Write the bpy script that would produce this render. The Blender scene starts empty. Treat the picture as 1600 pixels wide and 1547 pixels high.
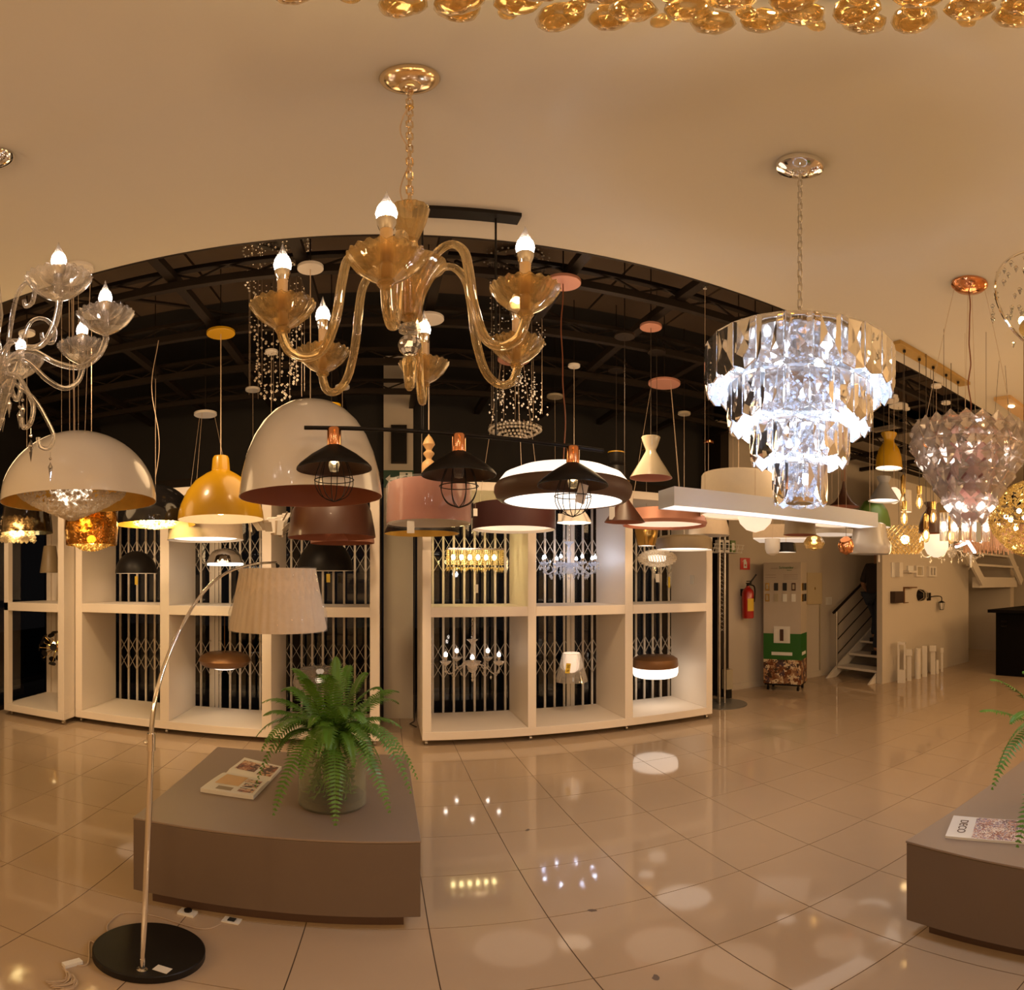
import bpy, math, random
from mathutils import Vector, Matrix
random.seed(7)
PI = math.pi
SC = bpy.context.scene
COL = SC.collection
# ------------------------------------------------------------------ camera
cam_d = bpy.data.cameras.new('panorama_camera')
cam = bpy.data.objects.new('panorama_camera', cam_d)
COL.objects.link(cam)
cam.location = (0, 0, 1.5)
cam.rotation_euler = (PI / 2, 0, -200 / 840)
cam_d.type = 'PANO'
cam_d.clip_end = 100
pt = cam_d if hasattr(cam_d, 'panorama_type') else cam_d.cycles
pt.panorama_type = 'EQUIRECTANGULAR'
pt.latitude_max = 910 / 840
pt.latitude_min = -637 / 840
pt.longitude_min = -800 / 840
pt.longitude_max = 800 / 840
SC.camera = cam
# ------------------------------------------------------------------ world, light, exposure
w = bpy.data.worlds.new('night')
SC.world = w
w.use_nodes = True
w.node_tree.nodes['Background'].inputs[0].default_value = (.0035, .003, .003, 1)
w.node_tree.nodes['Background'].inputs[1].default_value = 1
SC.view_settings.view_transform = 'Standard'
SC.view_settings.look = 'None'
SC.view_settings.gamma = 1
SC.view_settings.use_curve_mapping = False
SC.view_settings.exposure = 0.10
cy = SC.cycles
cy.max_bounces = 9
cy.diffuse_bounces = 3
cy.glossy_bounces = 4
cy.transmission_bounces = 8
cy.transparent_max_bounces = 8
cy.caustics_refractive = False
cy.caustics_reflective = False
cy.sample_clamp_indirect = 6
WARM = (1, .635, .31)
def lamp_light(x, y, z, e, col=WARM, rad=.25, name='showroom_lamp'):
    d = bpy.data.lights.new(name, 'POINT')
    d.energy = e; d.color = col; d.shadow_soft_size = rad
    o = bpy.data.objects.new(name, d); COL.objects.link(o); o.location = (x, y, z)
    return o
# the rest of the showroom's lamps, behind and beside the camera
for (x, y, z, e) in ((-2.8, -1.6, 2.0, 50), (.2, -2.2, 2.0, 50), (3.2, -1.9, 2.0, 62), (6.6, -.6, 2.0, 74),
                     (9.4, .4, 2.2, 50), (-3.6, .8, 2.1, 14)):
    lamp_light(x, y, z, e * 1.2, WARM if x < 5 else (1, .585, .25))
# point lights added among the hanging lamps to brighten the cabinets and floor
for (x, y, z, e) in ((-2.5, 3.1, 2.5, 13), (-.75, 3.45, 2.6, 13), (1.5, 3.3, 2.55, 15), (3.9, 1.9, 2.3, 12), (5.0, 3.0, 1.75, 14), (7.2, 2.9, 1.9, 15)):
    lamp_light(x, y, z, e, rad=.32, name='bay_fill_light')
# unseen spots added at the false ceiling's edge to brighten the display cabinets
for x in (-3.2, -1.7, -.2, 1.3, 2.8):
    d = bpy.data.lights.new('cabinet_fill_spot', 'SPOT')
    d.energy = 95; d.color = (1, .67, .38); d.shadow_soft_size = .12; d.spot_size = math.radians(75); d.spot_blend = .8
    o = bpy.data.objects.new('cabinet_fill_spot', d); COL.objects.link(o); o.location = (x, 2.75, 3.2)
    o.rotation_euler = Vector((0, 2.05, -2.2)).to_track_quat('-Z', 'Y').to_euler()
# ------------------------------------------------------------------ helpers
def pr(px, r, py=None):
    a = (px - 600) / 840
    z = 0 if py is None else 1.5 + r * math.tan((910 - py) / 840)
    return Vector((r * math.sin(a), r * math.cos(a), z))
def zr(py, r):
    return 1.5 + r * math.tan((910 - py) / 840)
def py_(px, y, py):
    return pr(px, y / math.cos((px - 600) / 840), py)
def floor_at(px, py, z=0):
    return pr(px, (1.5 - z) / math.tan((py - 910) / 840)) + Vector((0, 0, z))

def srgb(r, g, b):
    f = lambda c: (c / 255 / 12.92) if c / 255 <= .04045 else ((c / 255 + .055) / 1.055) ** 2.4
    return (f(r), f(g), f(b), 1)
MATS = {}
def mat(name, col, rough=.5, metal=0., trans=0., ior=1.5, emit=None, es=0., noise=0., nscale=8., bump=0., coat=0., rn=.05):
    m = bpy.data.materials.new(name)
    m.use_nodes = True
    nt = m.node_tree
    b = nt.nodes['Principled BSDF']
    c = col if len(col) == 4 else (*col, 1)
    b.inputs['Base Color'].default_value = c
    b.inputs['Roughness'].default_value = rough
    b.inputs['Metallic'].default_value = metal
    b.inputs['Transmission Weight'].default_value = trans
    b.inputs['IOR'].default_value = ior
    b.inputs['Coat Weight'].default_value = coat
    if emit:
        b.inputs['Emission Color'].default_value = (*emit[:3], 1)
        b.inputs['Emission Strength'].default_value = es
    if noise or bump:
        tc = nt.nodes.new('ShaderNodeTexCoord')
        n = nt.nodes.new('ShaderNodeTexNoise')
        n.inputs['Scale'].default_value = nscale
        n.inputs['Detail'].default_value = 4
        nt.links.new(tc.outputs['Object'], n.inputs['Vector'])
        if noise:
            mx = nt.nodes.new('ShaderNodeMix'); mx.data_type = 'RGBA'
            mx.inputs[6].default_value = tuple(v * (1 - noise) for v in c[:3]) + (1,)
            mx.inputs[7].default_value = tuple(min(1, v * (1 + noise)) for v in c[:3]) + (1,)
            nt.links.new(n.outputs['Fac'], mx.inputs[0])
            nt.links.new(mx.outputs[2], b.inputs['Base Color'])
            mr = nt.nodes.new('ShaderNodeMapRange')
            mr.inputs['To Min'].default_value = max(0, rough - rn)
            mr.inputs['To Max'].default_value = min(1, rough + rn)
            nt.links.new(n.outputs['Fac'], mr.inputs['Value'])
            nt.links.new(mr.outputs['Result'], b.inputs['Roughness'])
        if bump:
            bp = nt.nodes.new('ShaderNodeBump')
            bp.inputs['Strength'].default_value = bump
            bp.inputs['Distance'].default_value = .01
            nt.links.new(n.outputs['Fac'], bp.inputs['Height'])
            nt.links.new(bp.outputs['Normal'], b.inputs['Normal'])
    MATS[name] = m
    return m
M = MATS
mat('plaster_ceiling', (.655, .605, .505), .85, noise=.04, nscale=1.2)
mat('wall_paint', (.62, .55, .46), .8, noise=.05, nscale=1.5)
mat('cabinet', (.86, .77, .66), .42, noise=.03, nscale=3)
mat('grout', (.10, .065, .04), .8, noise=.2, nscale=20)
mat('tile', (.51, .38, .255), .065, noise=.06, nscale=2.2, rn=.02)
mat('black_roof', (.012, .010, .009), .7, noise=.3, nscale=3)
mat('roof_panel', (.10, .066, .04), .7, noise=.15, nscale=2)
mat('steel_dark', (.028, .020, .015), .5, ior=1.3, metal=.4, noise=.2, nscale=9)
mat('night_glass', (.8, .8, .8), .02, trans=1, ior=1.45)
mat('night_ground', (.02, .02, .02), .9, noise=.3)
mat('gate_paint', (.80, .73, .63), .45, noise=.05, nscale=6)
mat('chrome', (.85, .83, .8), .08, metal=1, noise=.03, nscale=12)
mat('satin_steel', (.62, .6, .57), .3, metal=1, noise=.06, nscale=12)
mat('copper', (.85, .38, .18), .16, metal=1, noise=.08, nscale=10)
mat('rose_copper', (.62, .30, .22), .4, metal=.3, noise=.06, nscale=10)
mat('brass', (.75, .50, .16), .22, metal=1, noise=.08, nscale=10)
mat('gold_leaf', (.72, .46, .10), .38, metal=.65, noise=.18, nscale=14)
mat('black_metal', (.010, .008, .007), .42, ior=1.3, noise=.2, nscale=12)
mat('black_gloss', (.010, .009, .009), .12, noise=.1, coat=.4)
mat('white_enamel', (.80, .75, .68), .22, noise=.02, coat=.5)
mat('white_paint', (.80, .78, .74), .5, noise=.03)
mat('white_inner', (.85, .80, .72), .6, noise=.02)
mat('yellow_enamel', (.54, .30, .008), .30, noise=.04, coat=.3)
mat('cream_fabric', (.62, .50, .37), .75, noise=.08, nscale=30, bump=.1)
mat('copper_inner', (.40, .145, .085), .55, noise=.08)
mat('brown_metal', (.065, .024, .013), .4, noise=.15, nscale=5, coat=.2)
mat('bronze', (.22, .11, .045), .35, metal=.5, noise=.1)
mat('khaki', (.27, .20, .11), .45, noise=.08)
mat('maroon', (.05, .010, .010), .6, noise=.1)
mat('mauve_fabric', (.40, .16, .12), .6, noise=.06, nscale=25, coat=.6)
mat('beige_enamel', (.46, .40, .29), .22, noise=.05, coat=.5)
mat('grey_enamel', (.34, .34, .35), .4, noise=.05)
mat('olive_green', (.10, .17, .03), .4, noise=.08)
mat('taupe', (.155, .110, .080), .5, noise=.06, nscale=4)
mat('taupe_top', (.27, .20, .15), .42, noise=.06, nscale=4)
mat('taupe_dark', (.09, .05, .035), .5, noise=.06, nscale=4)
mat('wood', (.62, .40, .18), .45, noise=.15, nscale=9)
mat('paper', (.75, .72, .66), .7, noise=.05)
mat('yellow_tag', (.75, .52, .05), .6, noise=.05)
mat('ink', (.02, .02, .02), .7, noise=.05)
mat('white_print', (.8, .8, .76), .6, noise=.03)
mat('sign_red', (.62, .04, .03), .45, noise=.05)
mat('sign_green', (.01, .06, .035), .45, noise=.05)
mat('print_green', (.02, .13, .015), .45, noise=.08)
mat('extinguisher_red', (.42, .02, .015), .25, noise=.05, coat=.3)
mat('cable_dark', (.05, .035, .025), .5, noise=.1)
mat('cable_clear', (.55, .42, .30), .35, noise=.1)
mat('cable_brown', (.22, .07, .03), .5, noise=.1)
mat('leather', (.25, .09, .04), .6, noise=.1)
mat('glass_clear', (.97, .95, .92), .01, trans=1, ior=1.48)
mat('glass_amber', (1, .74, .36), .02, trans=1, ior=1.48)
mat('glass_smoke', (.38, .30, .22), .01, trans=1, ior=1.3)
mat('glass_gold', (.75, .42, .08), .03, trans=.75, ior=1.5, metal=.3)
mat('glass_rose', (.98, .82, .74), .02, trans=.9, ior=1.55)
mat('crystal', (.98, .98, 1), .0, trans=.92, ior=1.65)
mat('crystal_bead', (.95, .88, .74), .05, trans=.45, ior=1.6, metal=.25)
mat('crystal_gold', (.95, .75, .35), .06, trans=.45, ior=1.6, metal=.3)
mat('leaf', (.085, .20, .018), .45, noise=.35, nscale=14)
mat('leaf_rib', (.10, .22, .03), .5, noise=.2)
mat('soil', (.06, .03, .02), .8, noise=.4, nscale=40)
mat('vase_glass', (.93, .95, .88), .01, trans=1, ior=1.33)
mat('counter_black', (.006, .005, .005), .6, ior=1.12, noise=.2)
mat('jeans', (.02, .028, .05), .85, noise=.2, nscale=20)
mat('dark_shirt', (.02, .015, .015), .85, noise=.2)
mat('skin', (.32, .17, .10), .5, noise=.08)
mat('hair', (.02, .012, .008), .6, noise=.2)
mat('glow_warm', (1, .9, .8), .5, emit=(1, .80, .60), es=1.5)
mat('glow_white', (1, .95, .9), .5, emit=(1, .86, .72), es=1.7)
mat('glow_soft', (.9, .8, .7), .5, emit=(1, .74, .52), es=.85)
mat('bulb', (1, 1, 1), .5, emit=(1, .86, .78), es=45)
mat('bulb_warm', (1, .9, .7), .5, emit=(1, .66, .30), es=20)
mat('bulb_cold', (1, 1, 1), .5, emit=(.66, .76, 1), es=120)
mat('led_cold', (1, 1, 1), .5, emit=(.74, .83, 1), es=210)
mat('led_gold', (1, 1, 1), .5, emit=(1, .80, .36), es=44)
mat('led_bar', (1, 1, 1), .5, emit=(1, .93, .90), es=9)
mat('city_red', (1, .2, .1), .5, emit=(1, .12, .05), es=1.2)
mat('city_white', (1, 1, 1), .5, emit=(1, .9, .8), es=1.5)

def printed(name, scale, cols, seed=0):
    """a busy photographic print: voronoi patches of several ink colours"""
    m = bpy.data.materials.new(name); m.use_nodes = True
    nt = m.node_tree; b = nt.nodes['Principled BSDF']
    tc = nt.nodes.new('ShaderNodeTexCoord')
    mp = nt.nodes.new('ShaderNodeMapping'); mp.inputs['Location'].default_value = (seed, seed * .7, 0)
    n0 = nt.nodes.new('ShaderNodeTexNoise'); n0.inputs['Scale'].default_value = scale * 1.3
    v = nt.nodes.new('ShaderNodeTexVoronoi'); v.inputs['Scale'].default_value = scale
    mixv = nt.nodes.new('ShaderNodeMix'); mixv.data_type = 'VECTOR'; mixv.inputs[0].default_value = .12
    r = nt.nodes.new('ShaderNodeValToRGB'); r.color_ramp.interpolation = 'CONSTANT'
    while len(r.color_ramp.elements) < len(cols): r.color_ramp.elements.new(.5)
    for i, c in enumerate(cols):
        r.color_ramp.elements[i].position = i / len(cols)
        r.color_ramp.elements[i].color = srgb(*c)
    sp = nt.nodes.new('ShaderNodeSeparateColor')
    L = nt.links.new
    L(tc.outputs['Object'], mp.inputs[0]); L(mp.outputs[0], n0.inputs['Vector'])
    L(mp.outputs[0], mixv.inputs[4]); L(n0.outputs['Color'], mixv.inputs[5])
    L(mixv.outputs[1], v.inputs['Vector']); L(v.outputs['Color'], sp.inputs[0])
    L(sp.outputs[0], r.inputs[0]); L(r.outputs[0], b.inputs['Base Color'])
    b.inputs['Roughness'].default_value = .35
    MATS[name] = m
printed('print_photo', 22, [(60, 45, 35), (190, 150, 110), (120, 70, 40), (225, 205, 170), (80, 60, 70), (150, 110, 80)], 1)
printed('print_interior', 26, [(90, 55, 40), (200, 160, 120), (150, 90, 60), (60, 35, 25), (210, 180, 150)], 3)
printed('print_cover', 60, [(225, 215, 205), (150, 90, 70), (190, 140, 120), (90, 60, 60), (215, 200, 190), (120, 110, 150)], 5)

def thin(name, tint, body, fac, rough=.06, facing=.6, metal=0., trl=0., bump=0., bscale=30., btr=0.):
    """thin glass or film: see-through, tinted, with a glossy body that shows more at grazing angles"""
    m = bpy.data.materials.new(name); m.use_nodes = True
    nt = m.node_tree; L = nt.links.new
    out = nt.nodes['Material Output']; b = nt.nodes['Principled BSDF']
    b.inputs['Base Color'].default_value = (*body, 1); b.inputs['Roughness'].default_value = rough
    b.inputs['Metallic'].default_value = metal; b.inputs['IOR'].default_value = 1.6
    b.inputs['Transmission Weight'].default_value = btr
    tr = nt.nodes.new('ShaderNodeBsdfTransparent'); tr.inputs[0].default_value = (*tint, 1)
    lw = nt.nodes.new('ShaderNodeLayerWeight'); lw.inputs['Blend'].default_value = .35
    mr = nt.nodes.new('ShaderNodeMapRange'); mr.inputs['To Min'].default_value = fac; mr.inputs['To Max'].default_value = min(1, fac + facing)
    L(lw.outputs['Facing'], mr.inputs['Value'])
    mx = nt.nodes.new('ShaderNodeMixShader'); L(mr.outputs['Result'], mx.inputs[0]); L(tr.outputs[0], mx.inputs[1])
    src = b.outputs[0]
    if trl:
        t2 = nt.nodes.new('ShaderNodeBsdfTranslucent'); t2.inputs[0].default_value = (*body, 1)
        m2 = nt.nodes.new('ShaderNodeMixShader'); m2.inputs[0].default_value = trl
        L(b.outputs[0], m2.inputs[1]); L(t2.outputs[0], m2.inputs[2]); src = m2.outputs[0]
    L(src, mx.inputs[2]); L(mx.outputs[0], out.inputs[0])
    tc = nt.nodes.new('ShaderNodeTexCoord'); n = nt.nodes.new('ShaderNodeTexNoise'); n.inputs['Scale'].default_value = bscale
    bp = nt.nodes.new('ShaderNodeBump'); bp.inputs['Strength'].default_value = max(bump, .02); bp.inputs['Distance'].default_value = .01
    L(tc.outputs['Object'], n.inputs['Vector']); L(n.outputs['Fac'], bp.inputs['Height']); L(bp.outputs['Normal'], b.inputs['Normal'])
    MATS[name] = m
thin('glass_amber', (.985, .89, .67), (.98, .77, .42), .46, .02, .40, trl=.13, btr=.82)
thin('glass_clear', (.99, .98, .97), (.98, .95, .90), .35, .02, .5, trl=.10, btr=.85)
thin('glass_smoke', (.42, .34, .26), (.06, .045, .03), .25, .05, .5)
thin('glass_gold', (.66, .40, .12), (.45, .24, .04), .40, .10, .4, metal=.7, bump=.5, bscale=45)
thin('vase_glass', (.93, .95, .86), (.5, .5, .42), .06, .03, .5)
thin('plastic_wrap', (.99, .99, .99), (.95, .95, .95), .04, .05, .30, bump=1., bscale=9)
thin('glass_rose', (.99, .95, .92), (1, .92, .87), .82, .01, .18, trl=.06, btr=.85)
thin('crystal_cool', (.95, .97, 1), (.75, .82, .95), .30, .03, .5, trl=.3)
thin('sparkle_gold', (1, .93, .74), (.90, .74, .42), .40, .05, .4, trl=.28, metal=.5)
thin('sparkle_clear', (1, .97, .92), (.95, .88, .76), .42, .05, .4, trl=.45)
thin('strand_bead', (1, .97, .92), (1, .95, .86), .65, .12, .3, metal=.5)
thin('glass_bright', (.99, .97, .94), (1, .93, .84), .40, .04, .45, trl=.35, btr=.3)
mat('glow_dim', (.9, .85, .8), .5, emit=(1, .85, .70), es=.45)
mat('glow_soft2', (.95, .9, .85), .5, emit=(1, .82, .66), es=1.25)
mat('glow_gold', (1, .9, .6), .5, emit=(1, .74, .34), es=2.2)
mat('bulb_small', (1, 1, 1), .5, emit=(1, .88, .78), es=18)
mat('led_gold_soft', (1, 1, 1), .5, emit=(1, .95, .82), es=2.0)
mat('lamp_fabric', (.64, .53, .41), .7, noise=.12, nscale=40, bump=.15)
mat('cream_white', (.74, .66, .54), .7, noise=.05, nscale=25)
mat('light_box_cool_lit', (.72, .76, .84), .45, noise=.02)  # white paint, with the chandelier's cool light put into its colour
mat('brass_brushed', (.55, .36, .12), .42, metal=.7, noise=.12, nscale=20)
mat('brown_band', (.10, .055, .035), .45, noise=.1, nscale=5)
mat('brown_dark', (.035, .015, .01), .4, noise=.1)
mat('card_blue', (.42, .48, .52), .6, noise=.04)
mat('cream_plate', (.60, .50, .32), .5, noise=.04)
mat('stair_white', (.74, .68, .60), .5, noise=.04)
mat('fringe_copper', (.72, .42, .25), .4, metal=.3, noise=.12, nscale=30)
mat('champagne', (.82, .66, .44), .18, metal=1, noise=.05)
mat('sleeve_amber', (.74, .52, .28), .35, noise=.05)
mat('opal', (.80, .77, .72), .18, trans=.15, noise=.02, coat=.4)
mat('rose_inner', (.55, .24, .19), .5, noise=.05)
mat('tower_white', (.52, .45, .37), .5, noise=.04)
mat('steel_base', (.22, .21, .19), .35, metal=.5, noise=.06)
mat('copper_dark', (.06, .03, .02), .4, metal=.4, noise=.1)

class MB:
    def __init__(s): s.v = []; s.f = []; s.m = []
    def add(s, vs, fs, m=0):
        o = len(s.v); s.v += [tuple(x) for x in vs]
        for f in fs: s.f.append(tuple(i + o for i in f)); s.m.append(m)
        return s
    def box(s, x0, x1, y0, y1, z0, z1, m=0):
        return s.add([(x0, y0, z0), (x1, y0, z0), (x1, y1, z0), (x0, y1, z0), (x0, y0, z1), (x1, y0, z1), (x1, y1, z1), (x0, y1, z1)],
                     [(0, 3, 2, 1), (4, 5, 6, 7), (0, 1, 5, 4), (1, 2, 6, 5), (2, 3, 7, 6), (3, 0, 4, 7)], m)
    def obox(s, c, h, R=None, m=0):
        R = R or Matrix.Identity(3); c = Vector(c)
        vs = [c + R @ Vector((sx * h[0], sy * h[1], sz * h[2])) for sz in (-1, 1) for sx, sy in ((-1, -1), (1, -1), (1, 1), (-1, 1))]
        return s.add(vs, [(0, 3, 2, 1), (4, 5, 6, 7), (0, 1, 5, 4), (1, 2, 6, 5), (2, 3, 7, 6), (3, 0, 4, 7)], m)
    def bar(s, a, b, w, t, m=0):
        a = Vector(a); b = Vector(b); d = (b - a); L = d.length; d.normalize()
        q = d.to_track_quat('Z', 'Y').to_matrix()
        return s.obox((a + b) / 2, (w / 2, t / 2, L / 2), q, m)
    def lathe(s, prof, seg=40, c=(0, 0, 0), m=0, flute=0, nfl=12, close=False, mlist=None):
        """prof: (r, z) pairs; flute modulates the radius"""
        n = len(prof); vs = []
        for (r, z) in prof:
            for k in range(seg):
                a = 2 * PI * k / seg
                rr = r * (1 + flute * math.cos(nfl * a)) if flute else r
                vs.append((c[0] + rr * math.cos(a), c[1] + rr * math.sin(a), c[2] + z))
        o = len(s.v); s.v += vs
        rng = range(n if close else n - 1)
        for i in rng:
            j = (i + 1) % n
            for k in range(seg):
                k2 = (k + 1) % seg
                s.f.append((o + i * seg + k, o + i * seg + k2, o + j * seg + k2, o + j * seg + k))
                s.m.append(mlist[i] if mlist else m)
        return s
    def solid(s, prof, seg=32, c=(0, 0, 0), m=0, flute=0, nfl=12):
        """closed lathe: profile capped on the axis at both ends (bottom to top)"""
        p = list(prof)
        if p[0][0] > 1e-5: p = [(1e-5, p[0][1])] + p
        if p[-1][0] > 1e-5: p = p + [(1e-5, p[-1][1])]
        return s.lathe(p, seg, c, m, flute, nfl)
    def shell(s, prof, t=.004, seg=48, mo=0, mi=1, c=(0, 0, 0), flute=0, nfl=12):
        """open bowl with thickness: outer profile top to rim, then back up the inside"""
        inner = [(max(r - t, 1e-5), z - (t if r < prof[-1][0] * .6 else 0)) for r, z in prof]
        inner[-1] = (max(prof[-1][0] - t, 1e-5), prof[-1][1])
        p = list(prof) + inner[::-1]
        ml = [mo] * (len(prof) - 1) + [mo] + [mi] * (len(prof) - 1)
        return s.lathe(p, seg, c, 0, flute, nfl, mlist=ml)
    def tube(s, pts, r, seg=8, m=0, cap=True):
        pts = [Vector(p) for p in pts]; n = len(pts)
        rs = r if isinstance(r, (list, tuple)) else [r] * n
        o = len(s.v); up = None
        for i, p in enumerate(pts):
            d = (pts[min(i + 1, n - 1)] - pts[max(i - 1, 0)]).normalized()
            if up is None:
                up = d.orthogonal().normalized()
            up = (up - d * up.dot(d))
            if up.length < 1e-4: up = d.orthogonal()
            up.normalize(); sd = d.cross(up)
            for k in range(seg):
                a = 2 * PI * k / seg
                s.v.append(tuple(p + (up * math.cos(a) + sd * math.sin(a)) * rs[i]))
        for i in range(n - 1):
            for k in range(seg):
                k2 = (k + 1) % seg
                s.f.append((o + i * seg + k, o + i * seg + k2, o + (i + 1) * seg + k2, o + (i + 1) * seg + k)); s.m.append(m)
        if cap:
            s.f.append(tuple(o + k for k in range(seg))[::-1]); s.m.append(m)
            s.f.append(tuple(o + (n - 1) * seg + k for k in range(seg))); s.m.append(m)
        return s
    def octa(s, c, rx, rz, m=0, n=4, up=None):
        c = Vector(c); up = rz if up is None else up
        vs = [c + Vector((rx * math.cos(2 * PI * k / n), rx * math.sin(2 * PI * k / n), 0)) for k in range(n)] + [c + Vector((0, 0, up)), c - Vector((0, 0, rz))]
        fs = [(k, (k + 1) % n, n) for k in range(n)] + [((k + 1) % n, k, n + 1) for k in range(n)]
        return s.add(vs, fs, m)
    def ball(s, c, r, seg=12, rings=8, m=0, sz=1):
        return s.lathe([(max(1e-5, r * math.sin(PI * i / rings)), -r * sz * math.cos(PI * i / rings)) for i in range(rings + 1)], seg, c, m)
    def mesh(s, name, mats, smooth=True, ang=38):
        me = bpy.data.meshes.new(name)
        me.from_pydata(s.v, [], s.f)
        if isinstance(mats, str): mats = [mats]
        for mm in mats: me.materials.append(M[mm])
        me.polygons.foreach_set('material_index', s.m)
        me.validate(); me.update()
        if smooth:
            me.polygons.foreach_set('use_smooth', [True] * len(me.polygons))
            me.set_sharp_from_angle(angle=math.radians(ang))
        return me
    def build(s, name, mats, parent=None, smooth=True, ang=38, loc=None):
        return link(name, s.mesh(name, mats, smooth, ang), parent, loc)
def link(name, me, parent=None, loc=None, rot=None):
    o = bpy.data.objects.new(name, me); COL.objects.link(o)
    if parent is not None: o.parent = parent
    if loc is not None: o.location = loc
    if rot is not None: o.rotation_euler = rot
    return o
def tag(o, label, cat, group=None, kind=None):
    o['label'] = label; o['category'] = cat
    if group: o['group'] = group
    if kind: o['kind'] = kind
    return o
def thing(name, label, cat, loc=(0, 0, 0), rz=0, group=None):
    o = link(name, None, None, loc, (0, 0, rz)); o.empty_display_size = .05
    return tag(o, label, cat, group)
def struct(mb, name, m, parent=None, smooth=False):
    o = mb.build(name, m, parent, smooth)
    if parent is None: o['kind'] = 'structure'
    return o
def text(body, size, loc, rot, m, parent, name='lettering', ext=.0008, align='CENTER'):
    c = bpy.data.curves.new(name, 'FONT'); c.body = body; c.size = size; c.extrude = ext
    c.align_x = align; c.align_y = 'CENTER'; c.materials.append(M[m])
    tmp = bpy.data.objects.new('tmp', c); COL.objects.link(tmp)
    bpy.context.view_layer.update()
    me = bpy.data.meshes.new_from_object(tmp.evaluated_get(bpy.context.evaluated_depsgraph_get()))
    bpy.data.objects.remove(tmp); me.name = name
    if not me.materials: me.materials.append(M[m])
    return link(name, me, parent, loc, rot)
def copy_tree(o, parent=None):
    c = o.copy(); COL.objects.link(c)
    if parent is not None: c.parent = parent
    for ch in list(o.children): copy_tree(ch, c)
    return c
# ================================================================== THE SETTING
T = .461
fl = struct(MB().box(-5.2, 12.2, -4, 7.2, -.06, -.003), 'floor', 'grout')
tm = MB().box(.002, T - .002, .002, T - .002, -.02, 0).mesh('tile', 'tile', False)
cells = []
for i in range(-12, 27):
    for j in range(-16, 9):
        x0, y0 = .167 + T * i, 3.373 + T * j
        if not (-5.2 < x0 and x0 + T < 12.2 and -4 < y0 and y0 + T < 7.2): continue
        cx, cy_ = x0 + T / 2, y0 + T / 2
        vis = abs(math.atan2(cx, cy_) - 200 / 840) < 1.08 and math.hypot(cx, cy_) > 1.1
        cells.append((0 if vis else 1, math.hypot(cx, cy_), x0, y0))
cells.sort()
rest = MB()
for k, (v, d, x0, y0) in enumerate(cells):
    if k < 299: link('tile', tm, fl, (x0, y0, 0))
    else: rest.box(x0 + .0015, x0 + T - .0015, y0 + .0015, y0 + T - .0015, -.02, 0)
rest.build('tile_field', 'tile', fl, False)['kind'] = 'stuff'
# false ceiling over the front of the shop, with its straight edge on the bay
CE = 2.513
struct(MB().box(-5.2, 12.2, -4, CE, 3.4, 3.52), 'ceiling', 'plaster_ceiling')
struct(MB().box(-5.2, 12.2, CE, CE + .012, 3.396, 4.1), 'trim_2', 'steel_dark')
struct(MB().box(-5.2, 12.2, CE, 7.2, 4.12, 4.2), 'roof', 'black_roof')
# pale roof panels between the trusses nearest the false ceiling
rp = thing('roof_panelling', 'brown roof panels above the dark steel grid, next to the white ceiling edge', 'roof panel', (0, 0, 4.05))
for i in range(-6, 10):
    MB().box(.20 + .755 * i, .20 + .755 * i + .735, CE + .03, 4.25, 0, .05).build('panel', 'roof_panel', rp, False)
# dark steel grid the lamps hang from
def beam_x(y, z0=3.38):
    b = MB()
    b.box(-5.1, 8.0, y - .022, y + .022, z0, z0 + .055)
    b.box(-5.1, 8.0, y - .022, y + .022, z0 + .13, z0 + .16)
    return b
gridx = [2.88, 3.62, 4.38, 5.14]
for n, y in enumerate(gridx):
    struct(beam_x(y), 'beam_%d' % (n + 1), 'steel_dark')
    b = MB()
    x = -5.0
    while x < 7.6:
        b.bar((x, y, 3.44), (x + .18, y, 3.52), .012, .012); b.bar((x + .18, y, 3.52), (x + .36, y, 3.44), .012, .012); x += .36
    o = b.build('web', 'steel_dark', bpy.data.objects['beam_%d' % (n + 1)], False); o['kind'] = 'stuff'
for n, x in enumerate([-4.24, -3.48, -2.72, -1.96, -1.19, -.44, .30, 1.03, 1.76, 2.5, 3.26, 4.02, 4.8, 5.6, 6.4, 7.2]):
    struct(MB().box(x - .03, x + .03, CE + .02, 6.0, 3.445, 3.505), 'beam_%d' % (n + 5), 'steel_dark')
# two raking tie rods
for n, (a, b_) in enumerate((((-1.9, 2.9, 3.56), (-.3, 4.3, 3.56)), ((.4, 3.0, 3.56), (2.2, 4.4, 3.56)))):
    struct(MB().bar(a, b_, .02, .02), 'tie_rod_%d' % (n + 1), 'steel_dark')
# ----- shop front behind the cabinets: dark wall above, glass panes between mullions below
struct(MB().box(-4.25, 4.18, 5.93, 6.05, 2.62, 4.12), 'wall_back', 'black_roof')
k = 0
xs = [-4.2, -3.05, -1.9, -.95, -.02, .36, 1.4, 2.35, 3.3, 4.18]
for a, b_ in zip(xs[:-1], xs[1:]):
    if abs(a + .02) < .01: continue
    k += 1
    fr = MB().box(a, a + .035, 5.74, 5.80, .0, 2.62).box(b_ - .035, b_, 5.74, 5.80, 0, 2.62).box(a + .035, b_ - .035, 5.74, 5.80, 0, .06).box(a + .035, b_ - .035, 5.74, 5.80, 2.56, 2.62)
    o = struct(fr, 'window_%d' % k, 'steel_dark')
    MB().box(a + .035, b_ - .035, 5.762, 5.772, .06, 2.56).build('pane', 'night_glass', o, False)
struct(MB().box(-4.25, 4.18, 5.74, 5.93, 2.62, 2.7), 'lintel', 'steel_dark')
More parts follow.
